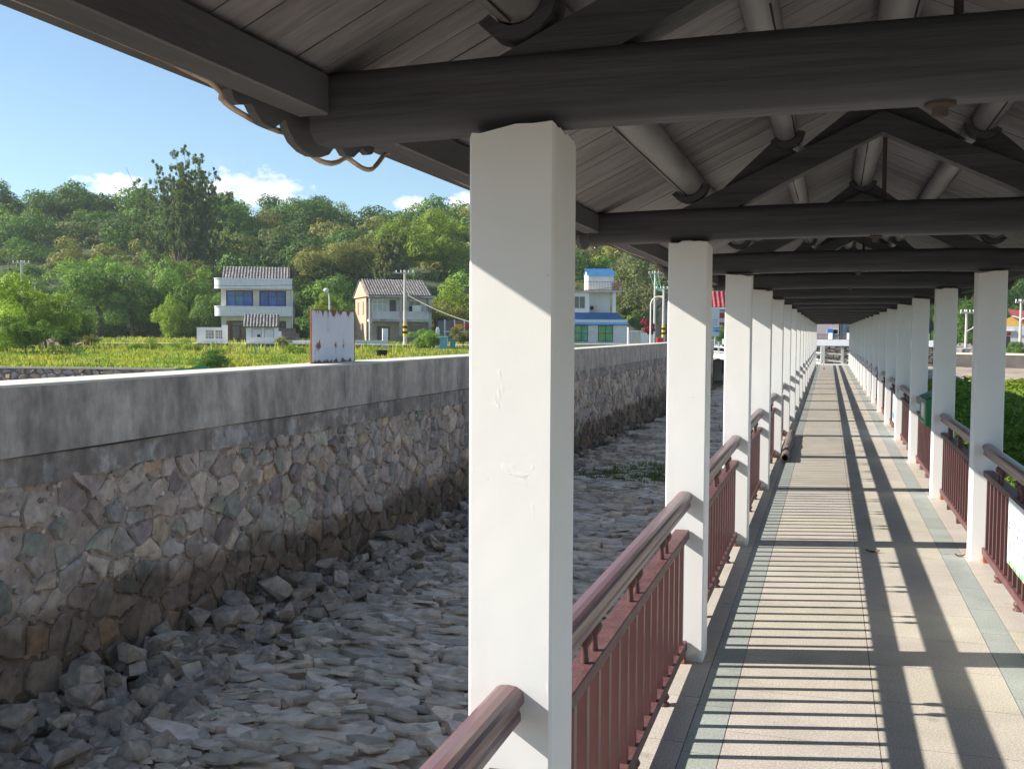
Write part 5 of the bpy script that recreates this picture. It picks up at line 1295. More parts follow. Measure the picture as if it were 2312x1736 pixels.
mb = MB(); mb.add([(sx0, 2.2, ze), (sx0, 4.8, ze), (sx0, 3.5, zr), (sx1, 2.2, ze), (sx1, 4.8, ze), (sx1, 3.5, zr)], [(0, 2, 1), (3, 4, 5)]); mb.build('gable', m_wp, h)
mb = MB(); mb.add([(sx0-.15, 2.0, ze-.08), (sx1+.15, 2.0, ze-.08), (sx1+.15, 3.5, zr+.06), (sx0-.15, 3.5, zr+.06), (sx0-.15, 5.0, ze-.08), (sx1+.15, 5.0, ze-.08)], [(0, 1, 2, 3), (3, 2, 5, 4)]); mb.build('shed_roof', m_bluer, h)
part(h, 'shed_door', M('grey_door', (.35, .36, .38), .6, .1), [((sx0-.03, 3.1, zb_), (sx0-.001, 3.6, zb_+1.6))])
mb = MB(); xr_ = lx(h, 1346); y_ = 1.3
for i in range(64): xx = .1+(xr_-.1)*i/63; mb.tube([(xx, y_, zb_), (xx, y_, zb_+.95)], .018, 4)
for zz in (zb_+.08, zb_+.96): mb.tube([(.1, y_, zz), (xr_, y_, zz)], .028, 5)
for i in range(7): mb.tube([(xr_, y_+.6*i, zb_), (xr_, y_+.6*i, zb_+.95)], .018, 4)
mb.tube([(xr_, y_, zb_+.96), (xr_, y_+3.8, zb_+.96)], .028, 5); mb.build('terrace_railing', M('brown_grey_rail', (.20, .16, .15), .6, .2), h)
part(h, 'rust_screen', M('rust_orange_panel', (.42, .20, .12), .8, .2), [((xr_-.9, 2.2, zb_), (xr_-.05, 2.25, zb_+.9))])
xa = lx(h, 1281); f = part(h, 'air_conditioner', M('cream_plastic', (.62, .60, .55), .5, .05), [((xa, 2.75, 3.75), (xa+.9, 3.15, 4.4))], .02)
mb = MB(); mb.tube([(xa+.32, 2.749, 4.07), (xa+.32, 2.74, 4.07)], .24, 14); mb.build('fan_grille', m_dark, f)

h, w_ = hframe('white_gate', 'white lattice gate right of the blue roofed house', 'gate', 1360, 1384, 100, 8)
part(h, 'lattice', m_lampw, [((w_*i/5-.04, 0, 0), (w_*i/5+.04, .06, 1.55)) for i in range(6)]+[((0, .062, .15+.33*j), (w_, .10, .23+.33*j)) for j in range(5)])
h, w_ = hframe('picket_fence', 'low white wall with picket fence on top behind the white gate', 'fence', 1384, 1412, 104, 4)
part(h, 'wall', m_wp, [((0, 0, -.2), (w_, .2, 1.2))]); part(h, 'pickets', m_lampw, [((.1+.16*i, .08, 1.201), (.18+.16*i, .11, 1.85)) for i in range(int(w_/.16))])
h, w_ = hframe('gabled_cottage', 'small white cottage with grey gable behind the white gate', 'house', 1357, 1400, 116, 10)
part(h, 'wall', m_wp, [((0, 0, -.2), (w_, 4, 2.2))]); mb = MB(); mb.add([(0, .0, 2.2), (w_, .0, 2.2), (w_/2, 0, 3.1), (0, 4, 2.2), (w_, 4, 2.2), (w_/2, 4, 3.1)], [(0, 1, 2), (4, 3, 5)]); mb.build('gable', m_wp, h)
mb = MB(); mb.add([(-.2, -.2, 2.1), (w_/2, -.2, 3.2), (w_/2, 4.2, 3.2), (-.2, 4.2, 2.1), (w_+.2, -.2, 2.1), (w_+.2, 4.2, 2.1)], [(0, 1, 2, 3), (1, 4, 5, 2)]); mb.build('roof', m_tileroof, h)
shrub(1402, 690, 98, .95, 'olive', 'crimson flowering shrub beside the bowed street lamp', 1.2)
fl_ = bpy.data.objects[[o.name for o in bpy.data.objects if o.get('label') == 'crimson flowering shrub beside the bowed street lamp'][0]]
me = crown_mesh(401, leafmat('crimson_flowers', (.38, .035, .07)), nl=16, nleaf=5000, leaf=.07)
[c for c in fl_.children if c.name.startswith('crown')][0].data = me
h, w_ = hframe('stone_house', 'old stone house with red tiled gable behind the power poles', 'house', 1412, 1475, 112, 12)
part(h, 'wall', m_beige, [((0, 0, -.2), (w_, 6, 3.6))])
m_redtile = M('red_roof_tile', (.36, .06, .07), .7, .2, 3, attr=True)
mb = MB(); mb.add([(0, 0, 3.6), (w_, 0, 3.6), (w_/2, 0, 5.0)], [(0, 1, 2)]); mb.build('gable', m_oldr, h)
mb = MB(); mb.add([(-.3, -.3, 3.45), (w_/2, -.3, 5.2), (w_/2, 6.2, 5.2), (-.3, 6.2, 3.45), (w_+.3, -.3, 3.45), (w_+.3, 6.2, 3.45)], [(0, 1, 2, 3), (1, 4, 5, 2)]); mb.build('roof', m_redtile, h)
window(h, .8, 1.8, 1.2, 2.3, -.01, m_red, m_glass, 2)
power_pole(1414, 588, 745, 108, 'power pole with crossarm right of the drooping trees, carrying green cables', .15)
power_pole(1433, 620, 745, 92, 'power pole with yellow and black bands beside the second column', .13, 1, True)
for k in range(3): cable('green_cable', 'bundle of green cables between the two power poles, strand %s' % ('nearest', 'middle', 'farthest')[k], at_d(1404+9*k, 592, 108), at_d(1433+2*k, 625, 92), .7, .02, M('green_cable', (.10, .42, .34), .5, .05))
street_lamp(1405, 640, 94, 'white street lamp with bowed arm beside the second column', bow=True)
p = at_d(1426, 719, 90); t = thing('fire_box', 'small red box at the foot of the banded power pole', 'box', (p.x, p.y, ZF), YAW); part(t, 'body', M('red_box_paint', (.55, .03, .03), .5, .05), [((-.3, -.15, 0), (.3, .15, .95))], .02); part(t, 'door', M('red_box_paint', (.55, .03, .03), .5, .05), [((-.25, -.17, .08), (.25, -.151, .87))])
# banner rack right of the old house
h, w_ = hframe('banner_building', 'grey shed with red and yellow banners behind a white post rack', 'shed', 948, 1040, 92, 6)
part(h, 'wall', M('grey_cladding', (.20, .20, .21), .8, .15, 1), [((0, 1, -.2), (w_, 4, 2.4))]); part(h, 'banner', M('red_banner', (.60, .04, .04), .7, .1, 2), [((1.3, .93, 1.55), (w_-.3, .999, 2.2)), ((1.3, .93, .8), (w_-.3, .999, 1.3))])
part(h, 'emblem', M('yellow_paint', (.75, .50, .03), .6, .05), [((1.6, .90, 1.65), (2.3, .929, 2.1))]); part(h, 'rack', m_lampw, [((.5+.9*i, 0, .3), (.6+.9*i, .1, 2.5)) for i in range(5)]+[((.45, .101, 1.35), (4.3, .15, 1.43))])
part(h, 'steps', m_cap, [((.2, -1, -.2), (w_, -.2, .25)), ((.4, -.199, -.2), (w_, .6, .5))])
h, w_ = hframe('gate_posts', 'pair of white gate posts right of the small green tree', 'gate', 942, 968, 84, 3)
part(h, 'post', m_wp, [((0, 0, -.2), (.3, .3, 1.6))]); part(h, 'post', m_wp, [((w_-.3, 0, -.2), (w_, .3, 1.0))]); part(h, 'urn', m_wp, [((.05, .05, 1.61), (.25, .25, 1.75))], .02)

# red roofed building and sign board seen between the second and third column
h, w_ = hframe('red_roof_building', 'white building with red ribbed roof and red banner seen between the second and third column', 'house', 1470, 1640, 118, 2)
zz = zat(664, 118)-ZF; part(h, 'wall', m_wp, [((0, 0, -.3), (w_, 5, zz-.2))])
part(h, 'banner', M('red_banner', (.60, .04, .04), .7, .1, 2), [((0, -.06, zz-1.3), (w_, -.001, zz-.7)), ((0, -.06, zz-2.6), (w_, -.001, zz-1.8))])
tiled_slope(h, 'roof', m_redtile, -.3, w_+.3, -.5, zz-.1, 3.0, zz+1.9, pitch=.5, amp=.11, seed=41, pieces=5)
part(h, 'gutter', m_lampw, [((-.3, -.62, zz-.28), (w_+.3, -.5, zz-.08))])
shrub(1560, 700, 105, 1.6, 'mid', 'green shrub in front of the red bannered building', 1.0)
p = at_d(1545, 719, 96); zb_ = zat(760, 96); t = thing('sign_board', 'tall white sign board with blue wave artwork on one post by the bridge', 'sign', (p.x, p.y, zb_), YAW)
hh = zat(666, 96)-zb_; hb = zat(727, 96)-zb_; ww = 17*1.045/F*96/2
part(t, 'post', m_lampw, [((-.06, 0, -.5), (.06, .1, hb))]); part(t, 'panel', M('white_sign_panel', (.66, .70, .74), .5, .03), [((-ww, -.02, hb), (ww, .05, hh))])
mb = MB(); rd = random.Random(2); mbl = M('blue_sign_art', (.08, .26, .62), .5, .2, 6)
for i in range(9): x0 = -ww+.1+rd.random()*(ww*1.3); z0 = hb+.25+rd.random()*.55; mb.box((x0, -.028-.001*i, z0), (x0+.3+rd.random()*.2, -.021-.0001*i, z0+.09))
mb.build('artwork', mbl, t)
mb = MB()
for i in range(10): x0 = -ww+.12+.16*(i % 3); z0 = hh-1.15-.22*(i//3); mb.box((x0, -.027, z0), (x0+.10, -.021, z0+.03)); mb.box((x0+.04, -.0295, z0-.06), (x0+.06, -.0275, z0+.07))
mb.build('lettering', m_bf, t)

# bridge leaving the far end of the walkway towards the left
bA = Vector((-1.2, YE+1.2)); q = at_d(1505, 719, 103); bB = Vector((q.x, q.y)); L_ = (bB-bA).length; ang = math.atan2(bB.y-bA.y, bB.x-bA.x)
t = thing('side_bridge', 'pale concrete side bridge leaving the far end of the walkway to the left bank', 'bridge', (bA.x, bA.y, 0), ang)
part(t, 'deck', M('cream_bridge_concrete', (.66, .58, .46), .8, .1, 1), [((0, -1.0, -.32), (L_, 1.0, -.002))]); part(t, 'kerb', m_lampw, [((0, .8, 0), (L_, 1.0, .14)), ((0, -1.0, 0), (L_, -.8, .14))])
for k in range(1, 6): part(t, 'pier', M('cream_bridge_concrete', (.66, .58, .46), .8, .1, 1), [((L_*k/6-.2, -.7, -2.4), (L_*k/6+.2, .7, -.321))])
def post_rail(parent, x0, x1, y, n, hgt=1.12, rnd=None):
    m_w2 = M('greyish_white_fence_paint', (.46, .49, .475), .6, .1, 3)
    for k in range(n+1):
        xx = x0+(x1-x0)*k/n; part(parent, 'post', m_w2, [((xx-.08, y-.08, .0), (xx+.08, y+.08, hgt))])
    for k in range(n):
        xa, xb = x0+(x1-x0)*k/n+.081, x0+(x1-x0)*(k+1)/n-.081
        for j, z in enumerate((.28, .68)):
            sg_ = rnd.uniform(-.14, .02) if rnd else 0; mb = MB()
            mb.add([(xa, y-.03, z-.05), (xb, y-.03, z-.05+sg_), (xb, y-.03, z+.05+sg_), (xa, y-.03, z+.05), (xa, y+.03, z-.05), (xb, y+.03, z-.05+sg_), (xb, y+.03, z+.05+sg_), (xa, y+.03, z+.05)], [(0, 1, 2, 3), (7, 6, 5, 4), (3, 2, 6, 7), (0, 4, 5, 1)]); mb.build('rail', m_w2, parent)
post_rail(t, 0, L_, .9, 12); post_rail(t, 0, L_, -.9, 12)
# end of the walkway: fence across with sagging rails
t = thing('end_fence', 'greyish white post and rail fence with sagging rails closing the far end of the walkway', 'fence', (0, YE+1.0, 0), 0)
post_rail(t, -1.35, 1.9, -.12, 3, 1.15, random.Random(3)); part(t, 'kerb', m_lampw, [((-1.4, -.30, .0), (1.9, -.21, .06))])
# trestle standing near the end, long roll lying along the left columns, leaf litter
t = thing('trestle', 'small grey folding trestle standing near the far end of the walkway', 'trestle', (-.38, 55.7, 0)); mb = MB()
for x, y in ((-.17, -.15), (.17, -.15), (-.17, .15), (.17, .15)): mb.tube([(x*1.2, y*1.3, 0), (x*.5, y*.2, .52)], .016, 5)
mb.build('legs', M('grey_tube', (.35, .33, .30), .5, .1), t); part(t, 'top', m_lampw, [((-.16, -.06, .521), (.16, .06, .55))]); part(t, 'feet', m_rust, [((.16, -.23, 0), (.24, -.17, .07))])
t = thing('rolled_mat', 'long grey brown rolled mat lying along the foot of the left columns', 'mat', (0, 0, 0)); mb = MB()
pts = [(-.575, 15.2, .062), (-.582, 16.2, .066), (-.59, 17.2, .06), (-.60, 18.2, .07), (-.62, 19.1, .062)]
def ringt(mb, pts, ro, ri, k=14):
    vs = []; fs = []; rd_ = random.Random(5)
    for j, p in enumerate(pts):
        for r_ in (ro, ri):
            for i in range(k): a = 2*math.pi*i/k; rr = r_*(1+.1*mnoise.noise(Vector((i*.9, j*2.1, r_)))); vs.append((p[0]+rr*math.cos(a), p[1], p[2]+rr*math.sin(a)))
    n = len(pts)
    for j in range(n-1):
        for i in range(k): a = j*2*k; b = (j+1)*2*k; i2 = (i+1) % k; fs += [(a+i, a+i2, b+i2, b+i), (a+k+i2, a+k+i, b+k+i, b+k+i2)]
    for i in range(k): i2 = (i+1) % k; fs += [(i2, i, k+i, k+i2), ((n-1)*2*k+i, (n-1)*2*k+i2, (n-1)*2*k+k+i2, (n-1)*2*k+k+i)]
    mb.add(vs, fs, smooth=False)
P2 = [Vector(pts[0]).lerp(Vector(pts[-1]), i/14)+Vector((.006*math.sin(i), 0, .004*math.cos(i*1.7))) for i in range(15)]
ringt(mb, [tuple(p) for p in P2], .066, .045); mb.build('roll', M('grey_brown_matting', (.20, .16, .145), .95, .3, 14, .6, 60), t)
for (x, y, r_, lab) in ((.404, 9.17, .045, 'dark curled dry leaf in the middle of the floor'), (1.107, 9.23, .03, 'small brown pebble on the right grey strip by the nearest right column')):
    mb = MB(); n = 8; vs = []
    for j in range(n):
        tt = j/(n-1)*2-1; wv = (1-tt*tt)*.4*r_
        vs += [(x+tt*r_*1.3, y-wv, .004+.012*tt*tt), (x+tt*r_*1.3, y+wv, .006+.018*tt*tt+.008), ]
    mb.add(vs, [(2*j, 2*j+2, 2*j+3, 2*j+1) for j in range(n-1)], smooth=True); tag(mb.build('dry_leaf' if 'leaf' in lab else 'pebble', M('dry_leaf', (.09, .06, .035), .9, .2, 20)), lab, 'leaf' if 'leaf' in lab else 'pebble')

# banner tied to the nearest railing on the right
t = thing('banner', 'white banner with blue and yellow characters and a green leaf border on the right railing', 'banner', (1.242, 5.98, 0))
part(t, 'sheet', M('white_banner_vinyl', (.80, .82, .82), .4, .02), [((.0, 0, .285), (.004, 1.80, .752))])
mbb = M('blue_print', (.05, .12, .38), .5, .05); mby = M('yellow_print', (.85, .78, .12), .5, .05); mbg = M('green_print', (.05, .42, .16), .5, .1, 6); mbc = M('pale_cyan_print', (.45, .72, .78), .5, .1, 5)
rd = random.Random(9)
def glyph(mb, y, z, s_, x=-.0012):
    for k in range(5):
        a, b = rd.uniform(-.5, .3), rd.uniform(-.5, .5)
        if k % 2: mb.box((x-.0001*k, y+a*s_, z+b*s_), (x+.001, y+(a+rd.uniform(.3, .6))*s_, z+(b+.09)*s_))
        else: mb.box((x-.0001*k-.00005, y+b*s_, z+a*s_), (x+.001, y+(b+.09)*s_, z+(a+rd.uniform(.3, .6))*s_))
m1, m2, m3, m4 = MB(), MB(), MB(), MB()
for r_, z in enumerate((.61, .52, .43)):
    for c in range(9):
        y = 1.70-c*.165+ (r_ % 2)*.03
        if c in (1, 4, 6): glyph(m2, y, z, .11)
        else: glyph(m1, y, z, .085)
for i in range(22):
    y = .05+i*.078; hh = rd.uniform(.03, .09); mm = (m3, m3, m2)[i % 3]; mm.add([(-.0016-.0001*(i % 3), y-.035, .288), (-.0016-.0001*(i % 3), y+.035, .288), (-.0016-.0001*(i % 3), y, .288+hh)], [(0, 2, 1)])
for i in range(10):
    y, z, r_ = 1.78-rd.random()*.10, .32+rd.random()*.40, rd.uniform(.012, .035); m4.add([(-.0011-.0001*i, y-r_, z-r_), (-.0011-.0001*i, y+r_*.6, z-r_*.8), (-.0011-.0001*i, y+r_*.4, z+r_*1.2), (-.0011-.0001*i, y-r_*.6, z+r_)], [(0, 3, 2, 1)])
m1.build('lettering', mbb, t); m2.build('lettering', mby, t); m3.build('leaf_border', mbg, t); m4.build('cyan_specks', mbc, t)
t = thing('banner', 'narrow pale blue and white banner on the railing behind the green metal box', 'banner', (1.242, 19.4, 0))
part(t, 'sheet', M('pale_blue_banner', (.55, .74, .86), .4, .1, 3), [((0, 0, .18), (.004, 1.75, .73))]); part(t, 'blue_band', M('strong_blue_print', (.06, .30, .70), .5, .05), [((-.002, .1, .25), (-.0005, 1.65, .36))])
# green metal box over the handrail
t = thing('green_box', 'green metal leaflet box with sloping lid fixed over the right handrail', 'box', (0, 0, 0))
mg = M('green_box_enamel', (.02, .20, .075), .4, .12, 8); mlg = M('sloping_green_lid', (.07, .26, .17), .35, .1, 8)
X0, X1, Ya, Yb = 1.14, 1.34, 12.98, 13.80; mb = MB()
vs = [(X0, Ya, .79), (X0, Yb, .79), (X0, Yb, 1.10), (X0, Ya, 1.10), (X1, Ya, .72), (X1, Yb, .72), (X1, Yb, 1.20), (X1, Ya, 1.20)]
mb.add(vs, [(0, 3, 2, 1), (4, 5, 6, 7), (0, 4, 7, 3), (1, 2, 6, 5), (0, 1, 5, 4)]); b_ = mb.build('body', mg, t)
mb = MB(); mb.add([(X0-.02, Ya-.02, 1.105), (X0-.02, Yb+.02, 1.105), (X1, Yb+.02, 1.215), (X1, Ya-.02, 1.215), (X0-.02, Ya-.02, 1.09), (X0-.02, Yb+.02, 1.09)], [(0, 1, 2, 3)[::-1], (0, 1, 5, 4)]); mb.build('lid', mlg, t)
part(b_, 'window_frame', M('pale_green_trim', (.42, .55, .36), .5, .1), [((X0-.008, Ya+.10, .86), (X0-.001, Ya+.56, 1.06))]); part(b_, 'pane', M('pale_acrylic', (.55, .62, .60), .15, .1, 5), [((X0-.012, Ya+.16, .885), (X0-.0085, Ya+.50, 1.04))]); part(b_, 'slot_plate', m_lampw, [((X0-.008, Ya+.22, .80), (X0-.001, Ya+.62, .815))])

# ------------------------------------------------------------------ far bank beyond the end of the walkway
def bankpt(x, d): p = at_d(x, 719, d); return Vector((p.x, p.y))
a_, b_ = bankpt(1560, 86), bankpt(2022, 77); L_ = (b_-a_).length; ang = math.atan2((b_-a_).y, (b_-a_).x)
t = thing('end_wall', 'white parapet with pillars and iron fence on a rough stone wall beyond the walkway end', 'wall', (a_.x, a_.y, 0), ang)
part(t, 'parapet', M('greyish_parapet', (.50, .52, .56), .85, .06, 1.2), [((0, 0, .88), (L_, .25, 1.38))])
mb = MB(); rd = random.Random(31); mb.add([(0, .06, -1.6), (L_, .06, -1.6), (L_, .06, .88), (0, .06, .88)], [(0, 1, 2, 3)], (.35, .33, .32))
for c in grid_cells(0, L_, -1.6, .86, .55, .24, .42, rd): t_ = rd.uniform(.6, 1.15); stone(mb, c, lambda u, v, z: (u, .05-z, v), rd, .03, .07, (t_, t_*.96, t_*.93), .8, .2, 0, .02, .3)
mb.build('stonework', M('end_wall_stone', (.13, .12, .115), .9, .3, 4, attr=True), t)
xp = lx(t, 1794); sp_ = lx(t, 1834)-xp; k0 = int(xp/sp_); PX = [xp+sp_*(k-k0) for k in range(k0+int((L_-xp)/sp_)+1)]; n_ = len(PX)-1
for xx in PX: part(t, 'pillar', m_wp, [((xx-.16, -.03, 1.381), (xx+.16, .28, 1.92))])
m_iron = M('brown_iron', (.13, .09, .09), .7, .2)
for k in range(n_):
    x0, x1 = PX[k]+.161, PX[k+1]-.161; mb = MB()
    for i in range(15): xx = x0+(x1-x0)*(i+.5)/15; mb.box((xx-.012, .11, 1.385), (xx+.012, .13, 1.86))
    for zz in (1.44, 1.78): mb.box((x0, .131, zz), (x1, .15, zz+.03))
    mb.build('iron_panel', m_iron, t)
h, w_ = hframe('pink_house', 'pinkish rendered house with a blue window shutter beyond the walkway end', 'house', 1740, 1812, 94, 1, zg=.8)
part(h, 'wall', M('pink_grey_render', (.50, .44, .45), .9, .1, .8), [((0, 0, -.5), (w_, 6, 5.5))]); x_ = lx(h, 1787)
window(h, x_, x_+1.0, 1.0, 1.5, -.01, m_wf, m_dark, 2); part(h, 'shutter', M('blue_shutter', (.05, .22, .62), .5, .1), [((x_, -.12, .98), (x_+.48, -.08, 1.5))])
h, w_ = hframe('grey_house', 'bluish grey house wall with a round vent beyond the walkway end', 'house', 1814, 1900, 96, -1, zg=.8)
part(h, 'wall', M('bluish_render', (.52, .53, .56), .9, .1, .8), [((0, 0, -.5), (w_, 6, 5.5))]); mb = MB(); mb.tube([(.9, -.05, 1.5), (.9, .02, 1.5)], .3, 14); mb.build('vent', m_oldr, h); mb = MB(); mb.tube([(.35, -.08, -.5), (.35, -.08, 3)], .06, 6); mb.build('pipe', m_wp, h)

# right bank
RB = [bankpt(2050, 66), bankpt(2250, 62), bankpt(2450, 59), bankpt(2900, 55)]
mb = MB(); top = []; 
for p in RB: top.append((p.x, p.y))
far_ = [bankpt(2900, 170), bankpt(1950, 170)]
G_ = top+[(p.x, p.y) for p in far_]
mb.add([(x, y, .60) for x, y in G_], [tuple(range(len(G_)))]); tag(mb.build('bank_ground', M('dusty_bank_ground', (.36, .33, .29), .95, .25, .5)), kind='structure')
t = thing('bank_wall', 'grey concrete retaining wall with cream coping along the right bank', 'wall', (0, 0, 0)); m1, m2 = MB(), MB()
for a, b in zip(RB[:-1], RB[1:]):
    dr = (b-a).normalized(); nn = Vector((dr.y, -dr.x))
    for m_, o0, o1, za, zb_ in ((m1, 0, .3, -1.4, .555), (m2, .06, .45, .556, .66)):
        P = [(a+nn*o0), (b+nn*o0), (b-nn*o1), (a-nn*o1)]; vs = [(p.x, p.y, za) for p in P]+[(p.x, p.y, zb_) for p in P]
        m_.add(vs, [(0, 3, 2, 1), (4, 5, 6, 7), (0, 1, 5, 4), (1, 2, 6, 5), (2, 3, 7, 6), (3, 0, 4, 7)])
m1.build('wall_face', M('grey_bank_concrete', (.085, .075, .07), .9, .3, .9, c2=(.13, .115, .11), thr=(.55, .65)), t); m2.build('coping', M('cream_coping', (.66, .56, .42), .8, .08, 1), t)
# mud bank rising to the wall
vs = []; fs = []; nx, ny = 50, 26
for j in range(ny+1):
    for i in range(nx+1):
        x = 1925+1000*i/nx; f = j/ny; e = 66-(x-2050)/850*11+.4; d = 38+(e-38)*f; p = bankpt(x, d)
        vs.append((p.x, p.y, -2.2+(1.95)*min(1, f*1.35)**.7+.06*mnoise.noise(Vector((p.x*.7, p.y*.7, 0)))))
for j in range(ny):
    for i in range(nx): a = j*(nx+1)+i; fs.append((a, a+1, a+nx+2, a+nx+1))
mb = MB(); mb.add(vs, fs, smooth=True); tag(mb.build('mud_bank', M('pinkish_dry_mud', (.34, .27, .215), .95, .25, 1.2, .4, 8)), kind='structure')
power_pole(2087, 667, 762, 74, 'concrete power pole with lamp head seen between two right hand columns', .10, 1, zb=.6, lamp=True)
power_pole(2204, 644, 735, 78, 'white concrete power pole with lamp at the right edge before the red roofed hall', .11, 1, zb=.6, lamp=True)
h, w_ = hframe('village_hall', 'grey walled hall with upturned red tile roof, ochre gable and red plaque over the door', 'house', 2150, 2330, 86, 6, zg=.6)
xl_ = lx(h, 2192)
part(h, 'wall', M('pale_grey_hall_wall', (.46, .46, .47), .9, .12, .9), [((0, 0, -.2), (w_, 6, 2.9))])
mb = MB(); mb.add([(xl_-1.9, -.02, 2.9), (xl_+1.1, -.02, 2.9), (xl_-.1, -.02, 4.1)], [(0, 1, 2)]); mb.build('gable', M('ochre_gable', (.62, .36, .08), .8, .1), h)
mb = MB(); nS = 8; vs = []
for i in range(nS+1):
    f = i/nS; x = xl_-.3+5.2*f; up = .5*(abs(2*f-1)**2.5)
    vs += [(x, -.4, 3.5+up), (x, 2.6, 4.7+up*.6)]
mb.add(vs, [(2*i, 2*i+2, 2*i+3, 2*i+1) for i in range(nS)], smooth=True); mb.add([(a, b, c-.12) for a, b, c in vs], [(2*i+1, 2*i+3, 2*i+2, 2*i) for i in range(nS)], smooth=True); mb.build('roof', M('red_hall_roof', (.38, .07, .07), .7, .2, 3), h)
mb = MB(); mb.tube([(a, b-.02, c+.02) for a, b, c in vs[0::2]], .09, 6); mb.build('ridge_band', m_lampw, h)
part(h, 'roof_block', M('pale_grey_hall_wall', (.46, .46, .47), .9, .12, .9), [((xl_+.2, .3, 2.901), (w_-1, 5, 3.9))])
part(h, 'ledge', m_lampw, [((xl_-2.2, -.3, 2.25), (xl_-.05, -.001, 2.36))]); pq = part(h, 'plaque', M('red_plaque', (.36, .03, .035), .6, .05), [((xl_-1.9, -.06, 1.68), (xl_-.3, -.001, 2.12))])
mb = MB(); rd = random.Random(6)
for k in range(3): glyph(mb, 0, 0, .01)
mb = MB()
for k in range(3):
    cx = xl_-1.55+.45*k
    for (a, b, c, d_) in ((-.1, .08, .2, .03), (-.1, -.04, .2, .03), (-.02, -.13, .035, .26)): mb.box((cx+a, -.068-.001*(c < .1), 1.9+b), (cx+a+c, -.061, 1.9+b+d_))
mb.build('lettering', M('pale_gold_letters', (.70, .55, .40), .6, .05), pq)
part(h, 'doorway', m_dark, [((xl_-1.8, -.02, -.1), (xl_-.35, -.001, 1.55))]); window(h, xl_+1.0, xl_+1.5, .9, 1.6, -.01, m_wf, m_glass, 1); h.scale = (1, 1, .70)
shrub(2186, 738, 70, .95, 'dark', 'dark rounded shrub beside the door of the village hall', 1.1, zg=.6); shrub(2212, 735, 69, 1.0, 'dark', 'dark shrub at the right edge below the white pole', 1.1, zg=.6)
single(2075, 655, 110, 3.0, 'dark', 'green tree behind the pole seen between two right hand columns', 1.1, zg=.6); single(2110, 640, 120, 3.6, 'dark', 'dark tree behind the right hand columns', 1.1, zg=.6)
mb = MB(); rd = random.Random(14)
for i in range(150):
    p = bankpt(2040+rd.random()*100, 70+rd.random()*7); s_ = rd.uniform(.08, .35); t_ = rd.uniform(.7, 1.4)
    P = [(p.x+rd.uniform(.6, 1)*s_*a, p.y+rd.uniform(.6, 1)*s_*b, .6+rd.uniform(.3, 1)*s_*(c+1)*.5) for a in (-1, 1) for b in (-1, 1) for c in (-1, 1)]
    mb.add(P, [(0, 1, 3, 2), (4, 6, 7, 5), (0, 4, 5, 1), (2, 3, 7, 6), (0, 2, 6, 4), (1, 5, 7, 3)], (t_, t_*.97, t_*.94))
tag(mb.build('demolition_rubble', M('pale_rubble', (.36, .34, .33), .9, .2, 3, attr=True)), 'pale broken rubble on the right bank behind the cream coping', 'rubble', kind='stuff')

# shrub thicket growing in the low ground right of the walkway
g = np.random.default_rng(91)
def thicket(n, xr, dr):
    x = g.uniform(*xr, n); d = dr[0]*(dr[1]/dr[0])**g.random(n); X_, Y_ = hpN(x, d)
    hn = np.array([mnoise.noise(Vector((a*.75, b*.75, 0)))*.30+mnoise.noise(Vector((a*2.2, b*2.2, 4)))*.16+mnoise.noise(Vector((a*.2, b*.2, 9)))*.2 for a, b in zip(X_, Y_)])
    top = -.38+hn; near = np.clip((X_-1.75)/.5, 0, 1); dep = g.random(n)**2.2*1.1
    Z = top-dep-(1-near)*.2; ok = X_ > 1.72; P = np.stack([X_, Y_, Z], 1)[ok]; d = d[ok]; m_ = len(P)
    nr = np.tile([-.15, -.1, .9], (m_, 1)); sz = .030+.0019*d
    t = np.clip(g.normal(1, .22, m_), .45, 1.7)[:, None]; C = np.tile([[.9, 1.0, .8]], (m_, 1))*t; yl = g.random(m_) < .12+.35*(d > 38); C[yl] = C[yl]*np.array([1.7, 1.3, .8])
    return leaf_quads(P, nr, sz, g, .5, .55), C
Q1, C1 = thicket(150000, (1950, 2420), (6.5, 50)); Q2, C2 = thicket(30000, (2420, 3600), (5, 40))
me = quads_obj('thicket', np.concatenate([Q1, Q2]), np.concatenate([C1, C2]), leafmat('thicket_leaves', (.165, .235, .05), .0, .35)); o = bpy.data.objects.new('thicket', me); COL.objects.link(o)
tag(o, 'dense bright green shrub thicket filling the low ground right of the walkway', 'shrubs', kind='stuff')
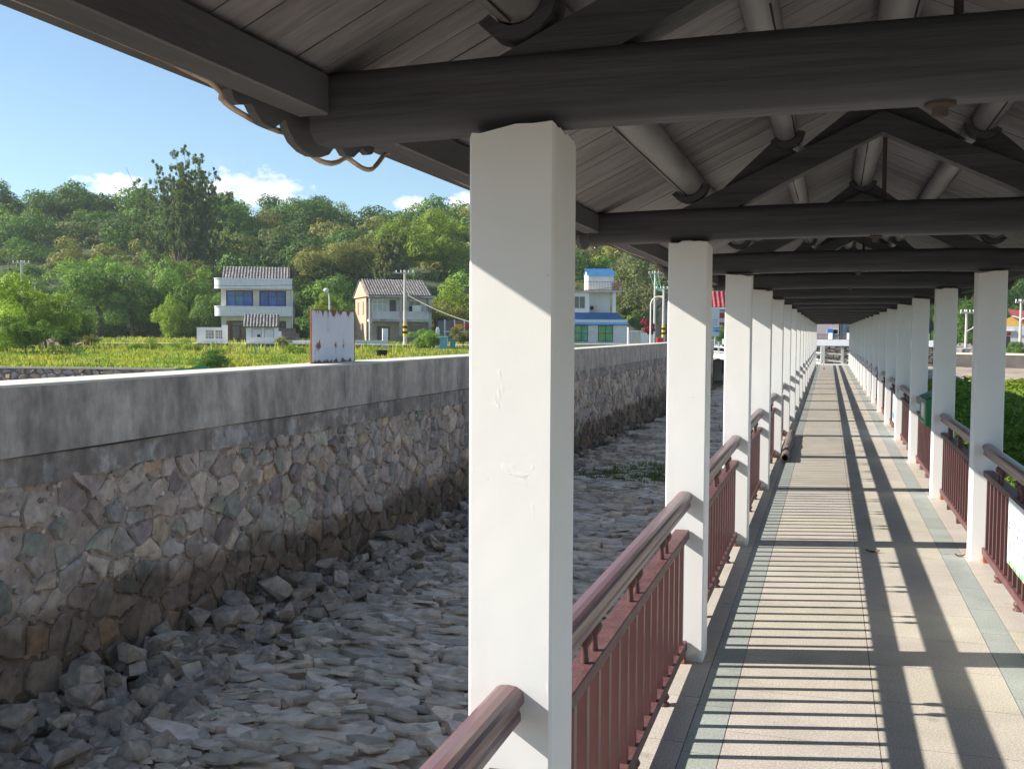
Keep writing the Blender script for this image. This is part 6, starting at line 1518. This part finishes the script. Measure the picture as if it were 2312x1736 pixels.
# weeds on the canal bed
P = []; C = []
for (x, y, r_) in ((1340, 1025, 1.1), (1385, 1015, .9), (1410, 1040, .6), (1300, 1030, .5), (1270, 1330, .25), (600, 1330, .15)):
    c = at_z(x, y, ZB); n = 900 if r_ > .4 else 250; a = g.uniform(0, 6.28, n); rr = r_*np.sqrt(g.random(n)); X_ = c.x+np.cos(a)*rr*1.2; Y_ = c.y+np.sin(a)*rr*1.6; h_ = g.uniform(.03, .12, n); w2 = .012
    ang = g.uniform(0, 3.14, n); cx, sx = np.cos(ang)*w2, np.sin(ang)*w2; Z = np.full(n, ZB+.03); q = np.zeros((n, 4, 3)); ln = g.normal(0, .05, (n, 2))
    q[:, 0] = np.stack([X_-cx, Y_-sx, Z], 1); q[:, 1] = np.stack([X_+cx, Y_+sx, Z], 1); q[:, 2] = np.stack([X_+cx*.3+ln[:, 0], Y_+sx*.3+ln[:, 1], Z+h_], 1); q[:, 3] = np.stack([X_-cx*.3+ln[:, 0], Y_-sx*.3+ln[:, 1], Z+h_], 1); P.append(q); C.append(np.clip(g.normal(.6, .15, n), .3, 1)[:, None]*np.array([[.6, .8, 1.0]]))
me = quads_obj('weeds', np.concatenate(P), np.concatenate(C), lm_grass); o = bpy.data.objects.new('weeds', me); COL.objects.link(o); tag(o, 'thin patches of green weeds between the bed slabs', 'weeds', kind='stuff')
# grass tuft sprouting from the wall

# ------------------------------------------------------------------ air
mb = MB(); mb.box((-330, -60, -8), (330, 330, 75)); o = mb.build('haze', None)
o.data.materials.clear(); hm_ = bpy.data.materials.new('haze_air'); hm_.use_nodes = True; n = hm_.node_tree.nodes; n.remove(n['Principled BSDF'])
pv = n.new('ShaderNodeVolumePrincipled'); pv.inputs['Color'].default_value = (.80, .88, .95, 1); pv.inputs['Density'].default_value = .0003; pv.inputs['Anisotropy'].default_value = .2
hm_.node_tree.links.new(pv.outputs[0], n['Material Output'].inputs['Volume']); o.data.materials.append(hm_); o['kind'] = 'stuff'; o['label'] = 'thin pale air between the walkway and the wooded hill'
